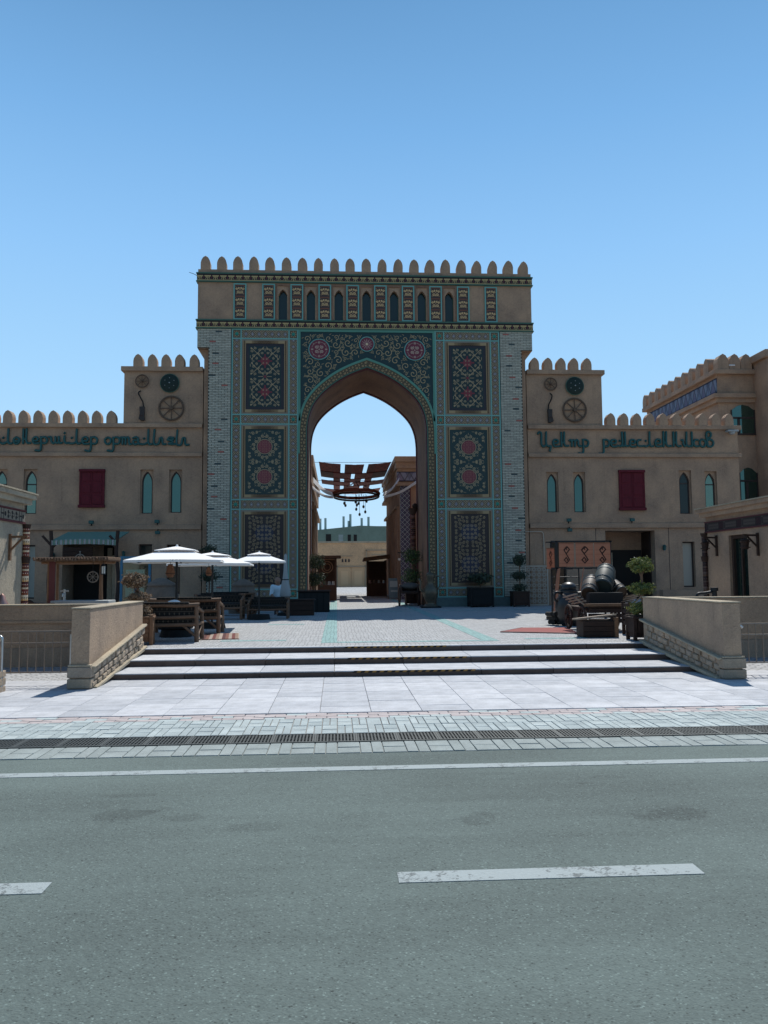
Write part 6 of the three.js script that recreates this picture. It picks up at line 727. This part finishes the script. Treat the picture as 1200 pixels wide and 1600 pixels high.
  const cr = thing('wooden_crate', 'dark slatted crate between the wagon and the green potted tree', 'crate', [6.55, P, -17.3]); for (const [x, z] of [[-1, -1], [1, 1], [-1, 1], [1, -1]]) add('post', [bx(.06, .72, .06, x * .22, .36, z * .2)], M.woodDark, cr); for (let k = 0; k < 4; k++) add('slat', [bx(.46, .09, .025, 0, .26 + k * .125, .22), bx(.46, .09, .025, 0, .26 + k * .125, -.22), bx(.025, .09, .4, .23, .26 + k * .125, 0), bx(.025, .09, .4, -.23, .26 + k * .125, 0)], M.woodDark, cr);
  const rm = thing('red_mat', 'plain red mat lying on the plaza by the wagon', 'mat', [4.75, P, -18.7]); add('cloth', [extrude([[-.98, -.25], [.62, -1.0], [.95, .95], [-.15, 1.1]], .012).rotateX(-Math.PI / 2).translate(0, .006, 0)], M.redMat, rm); add('binding', [beam([-.98, .012, .25], [.62, .012, 1.0], .03, .016), beam([-.98, .012, .25], [-.15, .012, -1.1], .03, .016)], M.maroon, rm);
}

// ------------------------------------------------------------------ the seated man in the shade
{
  const field = (joints, bones, res, size, c) => { // smooth union of tapered capsules meshed on a grid
    const mc = new MarchingCubes(res, new THREE.MeshBasicMaterial(), false, false, 60000), h = size / 2; mc.isolation = 0;
    for (let z = 0; z < res; z++) for (let y = 0; y < res; y++) for (let x = 0; x < res; x++) { const p = [c[0] + (x / res * 2 - 1) * h, c[1] + (y / res * 2 - 1) * h, c[2] + (z / res * 2 - 1) * h]; let s = 0; for (const [a, b] of bones) { const A = joints[a], B = joints[b], d = [B[0] - A[0], B[1] - A[1], B[2] - A[2]], q = [p[0] - A[0], p[1] - A[1], p[2] - A[2]], L = d[0] ** 2 + d[1] ** 2 + d[2] ** 2 || 1e-6, t = clamp((q[0] * d[0] + q[1] * d[1] + q[2] * d[2]) / L, 0, 1); const dist = Math.hypot(q[0] - d[0] * t, q[1] - d[1] * t, q[2] - d[2] * t) - lerp(A[3], B[3], t); s += Math.exp(-dist * 60); } mc.field[x + y * res + z * res * res] = Math.log(s) / 60; }
    mc.update(); const n = mc.count, g = new THREE.BufferGeometry(), P0 = mc.positionArray.slice(0, n * 3), N0 = mc.normalArray.slice(0, n * 3); for (let i = 0; i < n; i++) { P0[i * 3] = P0[i * 3] * h + c[0]; P0[i * 3 + 1] = P0[i * 3 + 1] * h + c[1]; P0[i * 3 + 2] = P0[i * 3 + 2] * h + c[2]; } g.setAttribute('position', new THREE.Float32BufferAttribute(P0, 3)); g.setAttribute('normal', new THREE.Float32BufferAttribute(N0, 3)); return fin(g);
  };
  const J = { hip: [0, .50, 0, .125], waist: [0, .68, .02, .115], chest: [0, .88, .03, .125], sl: [-.17, .96, .03, .062], sr: [.17, .96, .03, .062], neck: [0, 1.05, .04, .055], head: [0, 1.17, .06, .082], chin: [0, 1.11, .09, .05], crown: [0, 1.22, .05, .085], nose: [0, 1.16, .15, .016], el: [-.25, .70, .10, .044], er: [.25, .70, .10, .044], wl: [-.16, .58, .30, .032], wr: [.16, .58, .30, .032], hl: [-.13, .56, .37, .03], hr: [.13, .56, .37, .03], h1: [-.10, .50, .02, .10], h2: [.10, .50, .02, .10], kl: [-.13, .50, .42, .068], kr: [.13, .50, .42, .068], al: [-.13, .10, .40, .045], ar: [.13, .10, .40, .045], tl: [-.14, .04, .55, .035], tr: [.14, .04, .55, .035] };
  const o = thing('person', 'person in a pale shirt and dark trousers sitting in the shade', 'person', [-2.1, P, -28.5], .35);
  add('body', [field(J, [['neck', 'head'], ['head', 'crown'], ['head', 'chin'], ['head', 'nose'], ['chest', 'neck'], ['waist', 'chest'], ['sl', 'chest'], ['sr', 'chest'], ['el', 'wl'], ['er', 'wr'], ['sl', 'el'], ['sr', 'er'], ['wl', 'hl'], ['wr', 'hr'], ['hip', 'waist'], ['h1', 'kl'], ['h2', 'kr'], ['kl', 'al'], ['kr', 'ar'], ['al', 'tl'], ['ar', 'tr']], 64, 1.5, [0, .68, .15])], M.skin, o);
  const fat = (k) => Object.fromEntries(Object.entries(J).map(([n, v]) => [n, [v[0], v[1], v[2], v[3] + k]]));
  add('shirt', [field(fat(.016), [['hip', 'waist'], ['waist', 'chest'], ['sl', 'chest'], ['sr', 'chest'], ['sl', 'el'], ['sr', 'er']], 56, 1.1, [0, .75, .1])], M.shirt, o); add('trousers', [field(fat(.018), [['h1', 'kl'], ['h2', 'kr'], ['kl', 'al'], ['kr', 'ar'], ['h1', 'h2']], 56, 1.1, [0, .35, .25])], M.trousers, o); add('hair', [sph(.098, 0, 1.215, .03, .96, .95, 1.02, 14)], M.hair, o);
  const st = thing('stool', 'dark round stool under the seated person', 'stool', [-2.1, P, -28.5]); add('seat', [cyl(.2, .2, .05, 0, .36, 0, { n: 18 })], M.woodDark, st); for (let k = 0; k < 3; k++) add('leg', [bar([Math.cos(k * 2.1) * .15, 0, Math.sin(k * 2.1) * .15], [Math.cos(k * 2.1) * .11, .35, Math.sin(k * 2.1) * .11], .02)], M.woodDark, st);
}
// camera looks down the street from the far side of the road
scene.traverse((o) => { if (o.isMesh) { o.castShadow = true; o.receiveShadow = true; } });
renderer.render(scene, camera);
